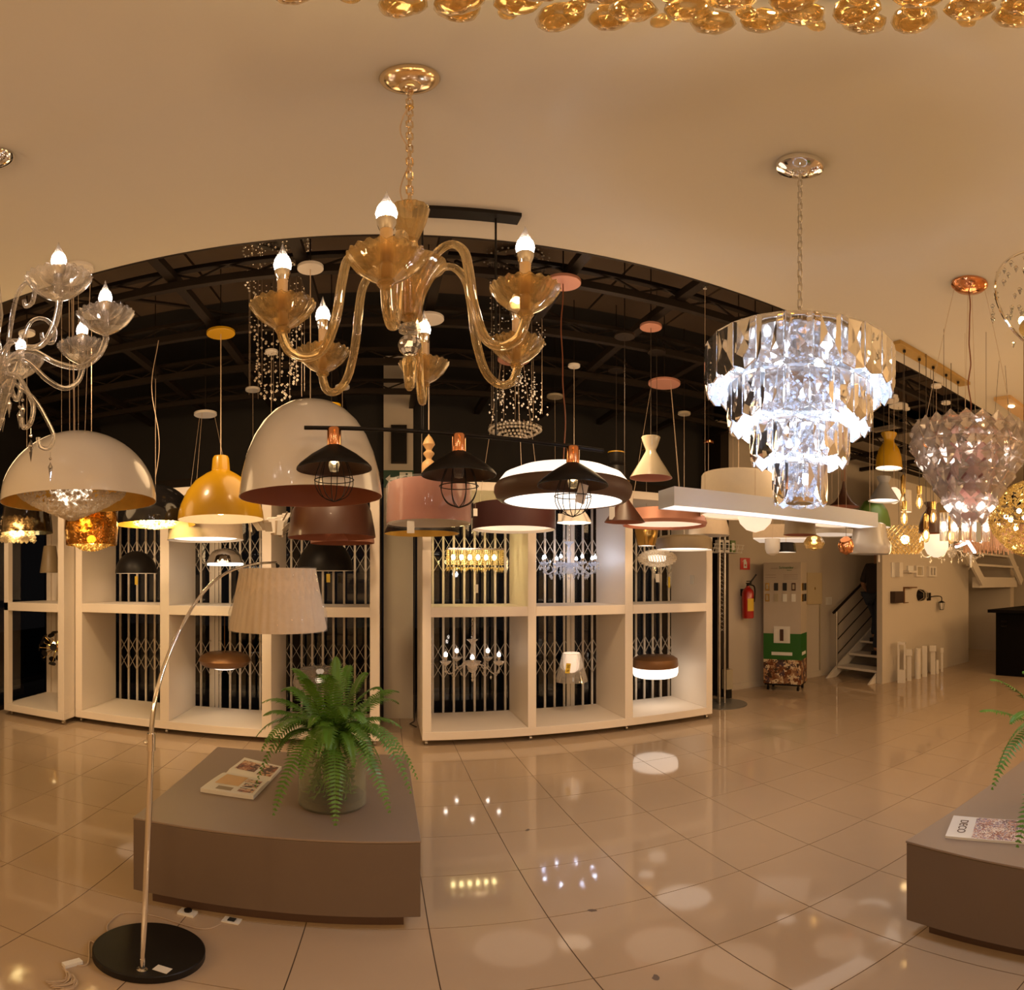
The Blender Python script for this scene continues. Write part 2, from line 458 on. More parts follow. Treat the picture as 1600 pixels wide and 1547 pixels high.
# left side glass
o = struct(MB().box(-4.10, -4.05, 3.2, 3.25, 0, 2.62).box(-4.10, -4.05, 5.68, 5.74, 0, 2.62).box(-4.10, -4.05, 3.25, 5.68, 2.56, 2.62).box(-4.10, -4.05, 3.25, 5.68, 0, .05), 'window_9', 'steel_dark')
MB().box(-4.08, -4.07, 3.25, 5.68, .05, 2.56).build('pane', 'night_glass', o, False)
struct(MB().box(-4.25, -4.05, 3.2, 5.93, 2.62, 4.12), 'wall_left', 'black_roof')
struct(MB().box(-5.3, -5.2, -4, 3.2, -.003, 3.4), 'wall_left_front', 'wall_paint')
struct(MB().box(-5.3, -4.1, 3.1, 3.2, -.003, 3.4), 'wall_left_return', 'wall_paint')
struct(MB().box(-5.3, 12.2, -4.1, -4, -.003, 3.4), 'wall_rear', 'wall_paint')
# night outside
struct(MB().box(-12, 4.1, 6.1, 20, -.3, -.2), 'pavement', 'night_ground')
# column with the recess and exit sign in the gap between cabinets
st = struct(MB().box(-.004, .315, 5.80, 5.93, 0, 4.1), 'column', 'wall_paint')
for z in (2.95, 3.62):
    pass
rc = thing('wall_recess', 'dark tall junction box high on the column between the cabinets', 'junction box', (.16, 5.79, 2.80))
MB().box(-.085, .085, -.03, .01, 0, .44).build('box_body', 'steel_dark', rc, False)
MB().box(-.07, .07, -.036, -.03, .015, .425).build('cover', 'black_metal', rc, False)
ex = thing('exit_sign', 'dark green exit sign with arrow and running figure on the column', 'sign', (.155, 5.70, 2.515))
MB().box(-.16, .16, -.008, .008, 0, .19).build('plate', 'sign_green', ex, False)
MB().box(-.01, .01, .008, .1, .09, .11).build('bracket', 'satin_steel', ex, False)
a = MB().add([(-.14, -.010, .095), (-.09, -.010, .14), (-.09, -.010, .112), (-.02, -.010, .112), (-.02, -.010, .078), (-.09, -.010, .078), (-.09, -.010, .05)], [(0, 2, 1), (0, 6, 5), (0, 5, 2), (2, 5, 4), (2, 4, 3)])
a.build('arrow', 'white_print', ex, False)
MB().box(.01, .145, -.010, -.008, .02, .17).build('pictogram_panel', 'white_print', ex, False)
f = MB().ball((.085, -.012, .145), .013, 8, 5).tube([(.08, -.012, .125), (.07, -.012, .085)], .011, 6).tube([(.07, -.012, .085), (.10, -.012, .06), (.09, -.012, .03)], .007, 6)
f.tube([(.07, -.012, .085), (.05, -.012, .055), (.025, -.012, .055)], .007, 6).tube([(.08, -.012, .12), (.11, -.012, .105), (.125, -.012, .12)], .005, 6).tube([(.08, -.012, .12), (.05, -.012, .115), (.04, -.012, .095)], .005, 6)
f.build('running_figure', 'sign_green', ex)
cc = thing('wall_cable', 'thin dark cable running down the edge of the column to the floor', 'cable', (.325, 5.72, 0))
MB().tube([(0, 0, 2.5), (.004, 0, 1.6), (-.003, 0, .9), (.004, 0, .4), (0, -.02, .1), (-.01, -.1, .012), (-.06, -.2, .01), (.0, -.32, .01)], .006, 6).build('cable_run', 'cable_dark', cc)
# right half of the shop
struct(MB().box(4.18, 12.2, 5.88, 6.0, -.003, 3.75), 'wall_back_right', 'wall_paint')
struct(MB().box(4.05, 4.18, 5.60, 6.0, -.003, 3.6), 'trim_1', 'steel_dark')
struct(MB().box(4.19, 6.2, 5.862, 5.88, 0, .09), 'baseboard_back', 'wall_paint')
struct(MB().box(6.26, 8.95, 4.70, 4.80, -.003, 3.08), 'wall_partition', 'wall_paint')
struct(MB().box(8.87, 8.95, 4.80, 5.88, -.003, 1.38), 'wall_recess_left', 'wall_paint')
struct(MB().box(10.75, 10.95, 4.62, 5.88, -.003, 3.2), 'wall_pier', 'wall_paint')
struct(MB().box(12.1, 12.2, -4, 5.88, -.003, 3.4), 'wall_right', 'wall_paint')
struct(MB().box(6.26, 12.2, CE + .02, 5.88, 3.78, 3.84), 'ceiling_right', 'wall_paint')
struct(MB().box(5.2, 5.9, 5.845, 5.88, 1.27, 1.62), 'panel_board', 'beige_enamel') if 0 else None

# ================================================================== CABINETS
def cabinet(name, label, x0, cols, y0, y1, group=None):
    """open display cabinet: cols = list of (opening x0, x1); two tiers of openings"""
    x1 = cols[-1][1] + (cols[0][0] - x0)
    t = thing(name, label, 'display cabinet', ((x0 + x1) / 2, (y0 + y1) / 2, 0), 0, group)
    X = (x0 + x1) / 2; Y = (y0 + y1) / 2
    def part(n, *b):
        o = MB().box(b[0] - X, b[1] - X, b[2] - Y, b[3] - Y, b[4], b[5]).mesh(n, 'cabinet', False)
        ob = link(n, o, t)
        bv = ob.modifiers.new('b', 'BEVEL'); bv.width = .003; bv.segments = 1
        return ob
    part('base_board', x0, x1, y0, y1, .06, .14)
    part('top_board', x0, x1, y0, y1, 2.33, 2.41)
    edges = [x0] + [v for c in cols for v in c] + [x1]
    for i in range(0, len(edges), 2):
        part('upright_board', edges[i], edges[i + 1], y0, y1, .14, 2.33)
    for a, b in cols:
        part('shelf', a, b, y0, y1, 1.19, 1.28)
    cm = MB().tube([(0, 0, .06), (0, 0, .035)], .012, 8).lathe([(1e-5, -.012), (.02, -.012), (.024, 0), (.02, .012), (1e-5, .012)], 12)
    for v in cm.v: pass
    cw = MB()
    for i in range(12):
        pass
    wh = MB().tube([(0, 0, .06), (0, 0, .04)], .012, 8); wh.tube([(-.011, 0, .022), (.011, 0, .022)], .022, 14)
    wm = wh.mesh('caster', 'satin_steel')
    for e in range(0, len(edges), 2):
        for yy in (y0 + .07, y1 - .07):
            link('caster', wm, t, ((edges[e] + edges[e + 1]) / 2 - X, yy - Y, 0))
    return t
YF, YB = 4.73, 5.47
L_COLS = [(-2.978, -2.094), (-2.0, -1.094), (-1.006, -.124)]
R_COLS = [(.418, 1.298), (1.377, 2.277), (2.362, 3.233)]
cabL = cabinet('display_cabinet', 'long cream three-column display cabinet behind the fern, left of the exit sign column', -3.062, L_COLS, YF, YB, 'cream display cabinets')
cabR = cabinet('display_cabinet', 'cream three-column display cabinet holding the lit crystal chandeliers, right of the column', .338, R_COLS, YF, YB, 'cream display cabinets')
# narrow end cabinet: open on its left side, closed at the back
ec = thing('display_cabinet', 'narrow cream end cabinet open to the glass, with the ball-shaped disc lamp inside', 'display cabinet', (-3.47, 4.98, 0), 0, 'cream display cabinets')
def ecp(n, *b):
    o = link(n, MB().box(b[0] + 3.47, b[1] + 3.47, b[2] - 4.98, b[3] - 4.98, b[4], b[5]).mesh(n, 'cabinet', False), ec)
    bv = o.modifiers.new('b', 'BEVEL'); bv.width = .003; bv.segments = 1
ecp('base_board', -3.87, -3.07, 4.53, 5.40, .06, .14); ecp('top_board', -3.87, -3.07, 4.53, 5.40, 2.33, 2.41)
ecp('upright_board', -3.87, -3.81, 4.53, 4.61, .14, 2.33); ecp('upright_board', -3.145, -3.07, 4.53, 5.40, .14, 2.33)
ecp('upright_board', -3.87, -3.81, 5.33, 5.40, .14, 2.33)
ecp('shelf', -3.87, -3.145, 4.53, 5.36, 1.19, 1.28); ecp('back_board', -3.81, -3.145, 5.36, 5.40, .14, 2.33)
wh = MB().tube([(0, 0, .06), (0, 0, .04)], .012, 8).tube([(-.011, 0, .022), (.011, 0, .022)], .022, 14).mesh('caster', 'chrome')
for x in (-3.80, -3.12):
    for y in (4.6, 5.33): link('caster', wh, ec, (x + 3.47, y - 4.98, 0))
# scissor gates
def gate(label, x0, x1, y, plates=()):
    t = thing('scissor_gate', label, 'gate', ((x0 + x1) / 2, y, 0), 0, 'folding scissor gates')
    n = round((x1 - x0) / .111); s = (x1 - x0) / n
    um = MB().box(-.011, .011, -.010, .010, .02, 2.46).mesh('upright_bar', 'gate_paint', False)
    X = (x0 + x1) / 2
    for i in range(n + 1): link('upright_bar', um, t, (x0 + i * s - X, 0, 0))
    MB().box(x0 - X - .02, x1 - X + .02, -.02, .02, 2.46, 2.50).build('top_rail', 'gate_paint', t, False)
    MB().box(x0 - X - .02, x1 - X + .02, -.02, .02, 0, .02).build('bottom_rail', 'gate_paint', t, False)
    sm = [MB().bar((0, dy, 0), (2 * s * d, dy, .39), .016, .003).mesh('strap', 'gate_paint', False) for d, dy in ((1, -.012), (-1, -.015))]
    for z in (.475, 1.60):
        for i in range(-1, n):
            if i >= 0 and i + 2 <= n: link('strap', sm[0], t, (x0 + i * s - X, 0, z))
            if i + 2 <= n and i >= 0: link('strap', sm[1], t, (x0 + (i + 2) * s - X, 0, z))
    sh = MB().bar((0, -.012, 0), (s, -.012, .195), .016, .003).mesh('strap', 'gate_paint', False)
    sh2 = MB().bar((s, -.012, 0), (0, -.012, .195), .016, .003).mesh('strap', 'gate_paint', False)
    for z in (.475, 1.60):
        link('strap', sh2, t, (x0 - X, 0, z)); link('strap', sh, t, (x0 - X, 0, z + .195))
        link('strap', sh, t, (x1 - s - X, 0, z)); link('strap', sh2, t, (x1 - s - X, 0, z + .195))
    for xp in plates:
        MB().box(xp - X - .04, xp - X - .003, -.03, -.006, .02, 2.46).box(xp - X + .003, xp - X + .04, -.03, -.006, .02, 2.46).build('lock_stile', 'gate_paint', t, False)
gate('pale scissor gate behind the cabinet left of the column', -3.0, -.08, 5.62, (-1.82,))
gate('pale scissor gate behind the cabinet right of the column', .40, 3.40, 5.62, (2.02,))

# ================================================================== PLATFORMS
def platform(label, x0, x1, y0, y1, top=.472):
    X, Y = (x0 + x1) / 2, (y0 + y1) / 2
    t = thing('display_platform', label, 'platform', (X, Y, 0), 0, 'taupe display platforms')
    a = (x1 - x0) / 2; b = (y1 - y0) / 2
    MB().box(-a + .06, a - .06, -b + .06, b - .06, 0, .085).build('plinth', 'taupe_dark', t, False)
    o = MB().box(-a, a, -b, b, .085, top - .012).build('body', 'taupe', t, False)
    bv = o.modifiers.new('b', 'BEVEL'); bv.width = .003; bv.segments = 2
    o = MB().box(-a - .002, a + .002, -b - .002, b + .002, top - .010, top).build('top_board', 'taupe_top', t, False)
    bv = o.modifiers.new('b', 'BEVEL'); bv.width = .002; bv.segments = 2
platform('low taupe display platform under the potted fern and open magazine', -.99, .134, 1.966, 3.10)
platform('low taupe display platform under the closed magazine, cut by the frame', 1.61, 2.85, -.12, 1.10, .484)

# ---------------------------------------------------------------- ferns
def frond(parent, base, tip, arch, wid=.05, n=33, name='frond'):
    base = Vector(base); tip = Vector(tip)
    c1 = base + (tip - base) * .35 + Vector((0, 0, arch)); c2 = base + (tip - base) * .8 + Vector((0, 0, arch * .75))
    def q(t): return base * (1 - t) ** 3 + c1 * 3 * t * (1 - t) ** 2 + c2 * 3 * t * t * (1 - t) + tip * t ** 3
    mb = MB(); pts = [q(i / 14) for i in range(15)]
    mb.tube(pts, [.0028 * (1 - i / 16) for i in range(15)], 5, 1)
    for i in range(n):
        t = .10 + .9 * i / (n - 1); p = q(t); d = (q(min(1, t + .02)) - q(t - .02)).normalized()
        sd = d.cross(Vector((0, 0, 1)))
        if sd.length < .15: sd = Vector((tip.y - base.y + .3, -(tip.x - base.x) + .1, 0))
        sd.normalize(); nm = sd.cross(d).normalized()
        L = wid * math.sin(PI * min(1, (t * .93 + .05)) ** .8) ** .6 * random.uniform(.9, 1.1)
        if t > .985: L = .008
        for s in (-1, 1):
            e = p + sd * s * L + d * L * .35 - nm * L * random.uniform(.0, .25)
            h = .0050 + .0006 * math.sin(i)
            mid = p + sd * s * L * .45 + d * L * .14 + nm * .003
            mb.add([p - d * h, p + d * h, mid + d * (h * 1.05), e, mid - d * (h * .95)], [(0, 4, 2, 1), (4, 3, 2)] if s > 0 else [(0, 1, 2, 4), (4, 2, 3)])
    return mb.build(name, ['leaf', 'leaf_rib'], parent, False)
def fern(label, c, tips, zt):
    t = thing('potted_fern', label, 'potted plant', c)
    R = .15
    MB().lathe([(1e-5, .0), (R * .93, 0), (R, .012), (R, .2), (R * .93, .245), (R * .8, .27), (R * .8, .28), (R * .78, .28), (R * .78, .268), (R * .90, .24), (R * .965, .2), (R * .965, .014), (1e-5, .01)], 40).build('vase', 'vase_glass', t)
    MB().lathe([(1e-5, .012), (R * .94, .012), (R * .94, .05), (R * .5, .062), (1e-5, .058)], 28).build('soil', 'soil', t)
    s = MB()
    for i in range(34):
        a = random.uniform(0, 2 * PI); rr = random.uniform(.02, .12)
        s.tube([(rr * math.cos(a), rr * math.sin(a), .05), (rr * .8 * math.cos(a + .4), rr * .8 * math.sin(a + .4), .15), (.03 * math.cos(a), .03 * math.sin(a), .29)], .003, 4)
        for k in range(7):
            z = .06 + .028 * k; b = a + k
            p = Vector((rr * math.cos(a), rr * math.sin(a), z))
            s.add([p, p + Vector((.03 * math.cos(b), .03 * math.sin(b), .012)), p + Vector((.01, 0, .016))], [(0, 1, 2)])
    o = s.build('stems', 'leaf', t, False); o['kind'] = 'stuff'
    for (tip, arch, wd) in tips:
        a = random.uniform(0, 2 * PI)
        frond(t, (.02 * math.cos(a), .02 * math.sin(a), .285), tip, arch, wd)
    return t
fc = Vector((-.227, 2.35, .472))
F1 = [(525, 1028, 2.38, .03), (573, 1052, 2.45, .10), (596, 1078, 2.3, .12), (622, 1082, 2.6, .12), (457, 1045, 2.6, .10), (470, 1062, 2.2, .12),
      (441, 1080, 2.5, .14), (411, 1098, 2.45, .12), (413, 1118, 2.35, .10), (402, 1150, 2.4, .16), (410, 1172, 2.2, .2), (400, 1228, 2.25, .30),
      (428, 1272, 2.02, .26), (524, 1288, 1.98, .22), (608, 1268, 2.06, .24), (651, 1216, 2.2, .26), (641, 1238, 2.12, .30), (626, 1137, 2.4, .12),
      (622, 1100, 2.75, .14), (545, 1040, 2.65, .10), (505, 1060, 2.1, .16), (512, 1170, 2.02, .14), (540, 1122, 2.0, .15), (585, 1205, 2.15, .24), (470, 1215, 2.08, .22),
      (450, 1180, 2.7, .2), (560, 1150, 2.75, .2)]
tips = []
for (px, py, r, a) in F1:
    tips.append((pr(px, r, py) - fc, a, .046 if py < 1060 else .054))
for k in range(16):
    a_ = k * 2.4; q_ = random.uniform(.17, .30); tips.append((Vector((q_ * math.cos(a_), q_ * math.sin(a_), random.uniform(.16, .46))), random.uniform(.1, .22), .042))
fern('bushy green fern in a round glass vase beside the open magazine', fc, tips, 0)
fc2 = Vector((2.10, .62, .484))
tips = []
for (px, py, r, a) in [(1533, 1112, 1.98, .08), (1549, 1063, 2.05, .10), (1551, 1232, 1.95, .28), (1590, 1322, 1.78, .22), (1620, 1260, 1.8, .2), (1640, 1080, 2.0, .1), (1600, 1050, 2.3, .1),
                       (1580, 1130, 1.9, .15), (1680, 1150, 2.2, .2), (1690, 1230, 2.1, .25), (1640, 1040, 2.2, .05), (1660, 1100, 2.6, .15), (1560, 1200, 2.2, .28)]:
    tips.append((pr(px, r, py) - fc2, a, .054))
fern('green fern spilling over the platform cut by the edge of the frame', fc2, tips, 0)

# ---------------------------------------------------------------- magazines
def zat(px, py, z): return floor_at(px, py, z)
mg = thing('open_magazine', 'open magazine with photographs lying on the platform beside the fern', 'magazine', (-.70, 2.55, .472))
c0, c1, c2, c3 = [zat(px, py, .492) - Vector((-.70, 2.55, .472)) for px, py in ((313, 1232), (396, 1244), (440, 1198), (382, 1184))]
def quadpt(u, v, z=0):
    p = c0 * (1 - u) * (1 - v) + c1 * u * (1 - v) + c2 * u * v + c3 * (1 - u) * v
    return Vector((p.x, p.y, z))
def hump(v): return .022 - .012 * math.exp(-((v - .55) / .05) ** 2) + .004 * math.sin(v * PI * 2)
mb = MB(); N = 24
for side in (0, 1):
    pass
vs = []; fs = []
for i in range(N + 1):
    v = i / N
    for u in (0, 1): vs.append(quadpt(u, v, hump(v)))
    for u in (0, 1): vs.append(quadpt(u, v, .001))
for i in range(N):
    a = i * 4
    fs += [(a, a + 1, a + 5, a + 4), (a + 2, a + 6, a + 7, a + 3), (a, a + 4, a + 6, a + 2), (a + 1, a + 3, a + 7, a + 5)]
fs += [(0, 2, 3, 1), (N * 4, N * 4 + 1, N * 4 + 3, N * 4 + 2)]
MB().add(vs, fs).build('pages', 'paper', mg)
def patch(u0, u1, v0, v1, m):
    vs = []; n = 6
    for i in range(n + 1):
        v = v0 + (v1 - v0) * i / n
        vs += [quadpt(u0, v, hump(v) + .0012), quadpt(u1, v, hump(v) + .0012)]
    MB().add(vs, [(2 * i, 2 * i + 1, 2 * i + 3, 2 * i + 2) for i in range(n)]).build('photograph', m, mg, True)
patch(.12, .60, .17, .45, 'wood'); patch(.66, .95, .05, .15, 'print_interior'); patch(.66, .95, .18, .28, 'print_interior'); patch(.62, .93, .31, .41, 'print_interior')
patch(.08, .56, .66, .93, 'print_interior'); patch(.64, .96, .62, .95, 'print_interior'); patch(.25, .55, .04, .12, 'khaki')
m2 = thing('closed_magazine', 'closed glossy magazine with a crowded cover on the platform at the frame edge', 'magazine', (0, 0, .484))
q = [zat(px, py, .49) for px, py in ((1477, 1308), (1600, 1318), (1600, 1284), (1490, 1276))]
q = [Vector((p.x, p.y, 0)) for p in q]
c = sum(q, Vector()) / 4; m2.location = (c.x, c.y, .484)
q = [p - c for p in q]
ex_ = (q[1] - q[0]) * .10
q[1] += ex_; q[2] += ex_
MB().add([p + Vector((0, 0, .001)) for p in q] + [p + Vector((0, 0, .012)) for p in q], [(3, 2, 1, 0), (4, 5, 6, 7), (0, 1, 5, 4), (1, 2, 6, 5), (2, 3, 7, 6), (3, 0, 4, 7)]).build('pages', 'paper', m2, False)
b0 = [q[0] * .62 + q[1] * .38 * 1, q[1] * .97, q[2] * .97, q[3] * .62 + q[2] * .38]
MB().add([p * .96 + Vector((0, 0, .0128)) for p in (q[0] * .7 + q[1] * .3, q[1], q[2], q[3] * .7 + q[2] * .3)], [(0, 1, 2, 3)]).build('cover_photograph', 'print_cover', m2, False)
ti = text('DECO', .045, tuple(q[0] * .42 + q[3] * .42 + q[1] * .08 + q[2] * .08 + Vector((0, 0, .0135))), (0, 0, math.atan2((q[0] - q[3]).y, (q[0] - q[3]).x)), 'brown_metal', m2, 'title', .0003)

# ---------------------------------------------------------------- arc floor lamp
fb = Vector((-.765, 1.635, 0))
t = thing('arc_floor_lamp', 'chrome arc floor lamp with pleated cream shade on a round black base', 'floor lamp', fb)
R = .19
o = MB().solid([(R - .004, 0), (R, .004), (R, .036), (R - .004, .04), (1e-5, .04)], 64).build('base', 'black_metal', t)
b0 = pr(222, 1.66, 0) - fb; b0.z = 0
MB().lathe([(1e-5, .04), (.018, .04), (.018, .046), (.009, .05), (.0075, .10), (1e-5, .10)], 20, b0).build('collar', 'chrome', t)
P1 = pr(236, 1.70, 1170) - fb
joint = pr(236, 1.70, 1155) - fb
arc_px = [(238, 1.705, 1125), (243, 1.72, 1090), (253, 1.75, 1052), (268, 1.79, 1012), (286, 1.84, 975), (308, 1.91, 938), (335, 1.99, 908), (365, 2.07, 890), (400, 2.15, 881), (432, 2.22, 879)]
MB().tube([b0 + Vector((0, 0, .05)), (b0 + P1) / 2 + Vector((0, 0, .02)), P1], [.0085, .010, .010], 14).build('pole', 'chrome', t)
MB().tube([P1 - Vector((0, 0, .005)), joint + Vector((0, 0, .02))], .014, 16).ball(joint + Vector((-.016, -.005, -.012)), .008, 10, 6).build('joint', 'chrome', t)
pts = [joint] + [pr(a, r, b) - fb for a, r, b in arc_px]
def smooth(pts, k=6):
    out = []; P = [pts[0]] + list(pts) + [pts[-1]]
    for i in range(1, len(P) - 2):
        for j in range(k):
            u = j / k; p0, p1, p2, p3 = P[i - 1], P[i], P[i + 1], P[i + 2]
            out.append(.5 * ((2 * p1) + (p2 - p0) * u + (2 * p0 - 5 * p1 + 4 * p2 - p3) * u * u + (3 * p1 - p0 - 3 * p2 + p3) * u ** 3))
    out.append(P[-2]); return out
MB().tube(smooth(pts), [.0085 - .004 * i / 60 for i in range(len(smooth(pts)))], 12).build('arc_arm', 'chrome', t)
sp = pr(434, 2.22) - fb; zt, zb = zr(889, 2.22), zr(984, 2.22)
rb, rt = 75 / 840 * 2.22, 59 / 840 * 2.22
n = 150
pl = MB()
for zz, rr in ((zt, rt), (zt - .01, rt + .001), (zb + .01, rb - .001), (zb, rb)): pass
vs = []
prof = [(rt - .004, zt), (rt, zt), (rt + .0015, zt - .008), (rb + .0015, zb + .008), (rb, zb), (rb - .005, zb), (rt - .005, zt - .002)]
seg = 240; mbp = MB(); mbp.lathe(prof, seg, (sp.x, sp.y, 0), mlist=[0, 0, 0, 0, 0, 1, 1])
vv = []
for i, v in enumerate(mbp.v):
    ring = i // seg; k_ = i % seg
    dx, dy = v[0] - sp.x, v[1] - sp.y
    f_ = 1 + (.010 * math.sin(k_ * 2 * PI * 40 / seg) if ring in (2, 3) else 0) + (.004 * math.sin(k_ * .9) if ring in (2, 3) else 0)
    vv.append((sp.x + dx * f_, sp.y + dy * f_, v[2]))
mbp.v = vv
mbp.build('lamp_shade', ['lamp_fabric', 'white_inner'] if 'lamp_fabric' in M else ['cream_fabric', 'white_inner'], t, True, 60)
MB().tube([pts[-1] + Vector((0, 0, 0)), Vector((sp.x, sp.y, zt - .03))], .004, 8).ball((sp.x, sp.y, zt + .012), .008, 10, 6).build('hanger', 'black_metal', t)
MB().lathe([(.022, zt - .02), (.026, zt - .06), (.02, zt - .10), (1e-5, zt - .10)], 16, (sp.x, sp.y, 0)).build('socket', 'white_paint', t)
wq = MB().lathe([(rt + .004, zt + .004), (rt + .008, (zt + zb) / 2 + .06), (rb + .004, (zt + zb) / 2 - .05), (rb + .006, zb - .002)], 80, (sp.x, sp.y, 0))
wq.v = [(sp.x + (x - sp.x) * (1 + .010 * math.sin(17 * math.atan2(y - sp.y, x - sp.x) + 22 * z)), sp.y + (y - sp.y) * (1 + .010 * math.sin(17 * math.atan2(y - sp.y, x - sp.x) + 22 * z)), z) for x, y, z in wq.v]
wq.build('plastic_wrap', 'plastic_wrap', t)
MB().obox(b0 + Vector((.055, .03, .0415)), (.026, .018, .0006), Matrix.Rotation(-.15, 3, 'Z')).build('sticker', 'paper', t, False)
cpts = [Vector((-.19, .06, .012)), Vector((-.23, .13, .005)), Vector((-.22, .24, .005)), Vector((-.1, .27, .005)), Vector((.10, .24, .005)), Vector((.16, .30, .005))]
MB().tube(smooth(cpts), .003, 6).build('power_cord', 'cable_clear', t)
sw = floor_at(113, 1508) - fb
cp = [Vector((-.18, -.03, .01)), Vector((-.22, -.02, .005)), sw + Vector((.04, .03, .006)), sw]
MB().tube(smooth(cp), .003, 6).build('power_cord', 'cable_clear', t)
MB().obox(sw + Vector((0, 0, .010)), (.013, .032, .009), Matrix.Rotation(-.5, 3, 'Z')).build('inline_switch', 'white_paint', t, False)
cb = []
for i in range(90):
    a = i * .7; cb.append(sw + Vector((.01 + .022 * math.cos(a) + .0007 * i, -.09 + .05 * math.sin(a * .5) - .0003 * i, .006 + .010 * (i % 7) / 7)))
MB().tube(cb, .0026, 5).build('coiled_cord', 'cable_clear', t)
# floor outlets under the platform edge
for (px, py, lb, s) in ((293, 1428, 'white floor outlet with a grey plug, nearer the black lamp base', 0), (362, 1439, 'white floor outlet with a black socket, farther from the black lamp base', 1)):
    p = floor_at(px, py)
    t = thing('floor_outlet', lb, 'outlet', p, -.1, 'floor outlets')
    MB().box(-.035, .035, -.022, .022, 0, .014 if not s else .006).build('plate', 'white_paint', t, False)
    if s: MB().box(-.014, .014, -.012, .014, .006, .010).build('socket', 'ink', t, False)
    else: MB().lathe([(.016, .014), (.016, .024), (1e-5, .024)], 16, (0, .004, 0)).build('plug', 'steel_dark', t)
# ================================================================== LAMPS
def links_chain(parent, top, bot, x=0, y=0, m='chrome', L=.030, w=.010, th=.0022, name='chain_link'):
    n = max(2, round((top - bot) / (L * .82))); s = (top - bot) / n
    pts = [Vector((w / 2 * math.cos(a), 0, (L / 2 - w / 2) * (1 if math.sin(a) > 0 else -1) + w / 2 * math.sin(a))) for a in [2 * PI * k / 12 for k in range(13)]]
    me = MB().tube(pts, th, 6, 0, False).mesh(name, m)
    for i in range(n):
        link(name, me, parent, (x, y, top - s * (i + .5)), (0, 0, (i % 2) * PI / 2 + .3))
def canopy(parent, z, R, m='white_enamel', x=0, y=0, thick=.022, roof=3.385, dome=False):
    if dome: pf = [(R, z + .03), (R, z + .022), (R * .86, z + .002), (R * .5, z - .018), (R * .2, z - .026), (.012, z - .03), (1e-5, z - .03)]
    else: pf = [(1e-5, z + thick), (R, z + thick), (R, z + .003), (R - .003, z), (1e-5, z)]
    MB().lathe(pf, 36, (x, y, 0)).build('canopy', m, parent)
    if roof and z + thick < roof - .01:
        MB().tube([(x, y, z + thick), (x, y, roof)], .004, 6).build('drop_rod', 'steel_dark', parent)
def pendant(name, label, px, r, prof, outer, inner='white_inner', cat='pendant lamp', group=None, can=None, canR=.06, canM='white_enamel',
            cords=1, cordM='cable_clear', cord_r=.0022, diff=None, diffM='glow_soft', bulb=None, t=.004, tagp=None, cap=None, seg=48, flute=0, nfl=12, spread=.6, top_z=None, dropto=None):
    """prof: (half width px, y px) along the lamp's axis, top to rim; everything is turned into metres at its own distance"""
    P = [(max(1e-5, h / 840 * r), zr(y, r)) for h, y in prof]
    zb = P[-1][1]; base = pr(px, r); base.z = zb
    th = thing(name, label, cat, base, 0, group)
    Q = [(a, b - zb) for a, b in P]
    closed = inner is None
    if closed: MB().solid(Q[::-1], seg, m=0, flute=flute, nfl=nfl).build('shade', outer, th)
    else: MB().shell(Q, t, seg, flute=flute, nfl=nfl).build('shade', [outer, inner], th)
    zt = Q[0][1]
    if can is not None:
        zc = 3.362 if can == 0 else zr(can, r)
        if abs(zc - 3.362) < .09 or zc > 3.362: zc = 3.362
        if base.y < CE - .05: zc = 3.379
        zc -= zb
        canopy(th, zc, canR, canM, roof=None if base.y < CE - .05 else (3.785 if base.x > 6.26 else 4.125) - zb)
        if cords == 1: MB().tube([(0, 0, zc), (0, 0, zt - .01)], cord_r, 6).build('cord', cordM, th)
        else:
            rr = Q[0][0] if Q[0][0] > .02 else (Q[1][0] if len(Q) > 1 else .05)
            for k in range(cords):
                a = 2 * PI * k / cords + .5
                MB().tube([(canR * .8 * math.cos(a), canR * .8 * math.sin(a), zc), (rr * spread * math.cos(a), rr * spread * math.sin(a), zt - .002)], cord_r * .7, 5).build('cord', cordM, th)
    elif dropto is not None:
        MB().tube([(0, 0, dropto - zb), (0, 0, zt - .01)], cord_r, 6).build('cord', cordM, th)
    if diff:
        fr, up = diff
        R = Q[-1][0] * fr
        MB().lathe([(1e-5, up - .0), (R * .7, up), (R, up + .003), (R, up + .008), (1e-5, up + .008)], 40).build('diffuser', diffM, th)
    if bulb:
        rb, up, bm = bulb
        MB().ball((0, 0, up), rb, 14, 10, sz=1.15).build('bulb', bm, th)
        MB().lathe([(1e-5, zt - .02), (.018, zt - .02), (.018, up + rb * .9), (1e-5, up + rb * .9)], 14).build('socket', 'white_paint', th) if zt - .02 > up + rb else None
    if cap:
        hc, yc, mc = cap
        z0 = zr(yc, r) - zb
        MB().solid([(hc / 840 * r, zt - .004), (hc / 840 * r * .85, z0)], 24).build('cap', mc, th)
    if tagp: price_tag(th, *tagp)
    return th
def price_tag(th, x, y, z, w=.03, h=.055, m='paper', string=.05, rz=0, lines=True):
    MB().tube([(x, y, z + string), (x, y, z)], .0008, 4).build('tag_string', 'cable_clear', th)
    R = Matrix.Rotation(rz, 3, 'Z')
    MB().obox((x, y, z - h / 2), (w / 2, .0006, h / 2), R).build('price_tag', m, th, False)

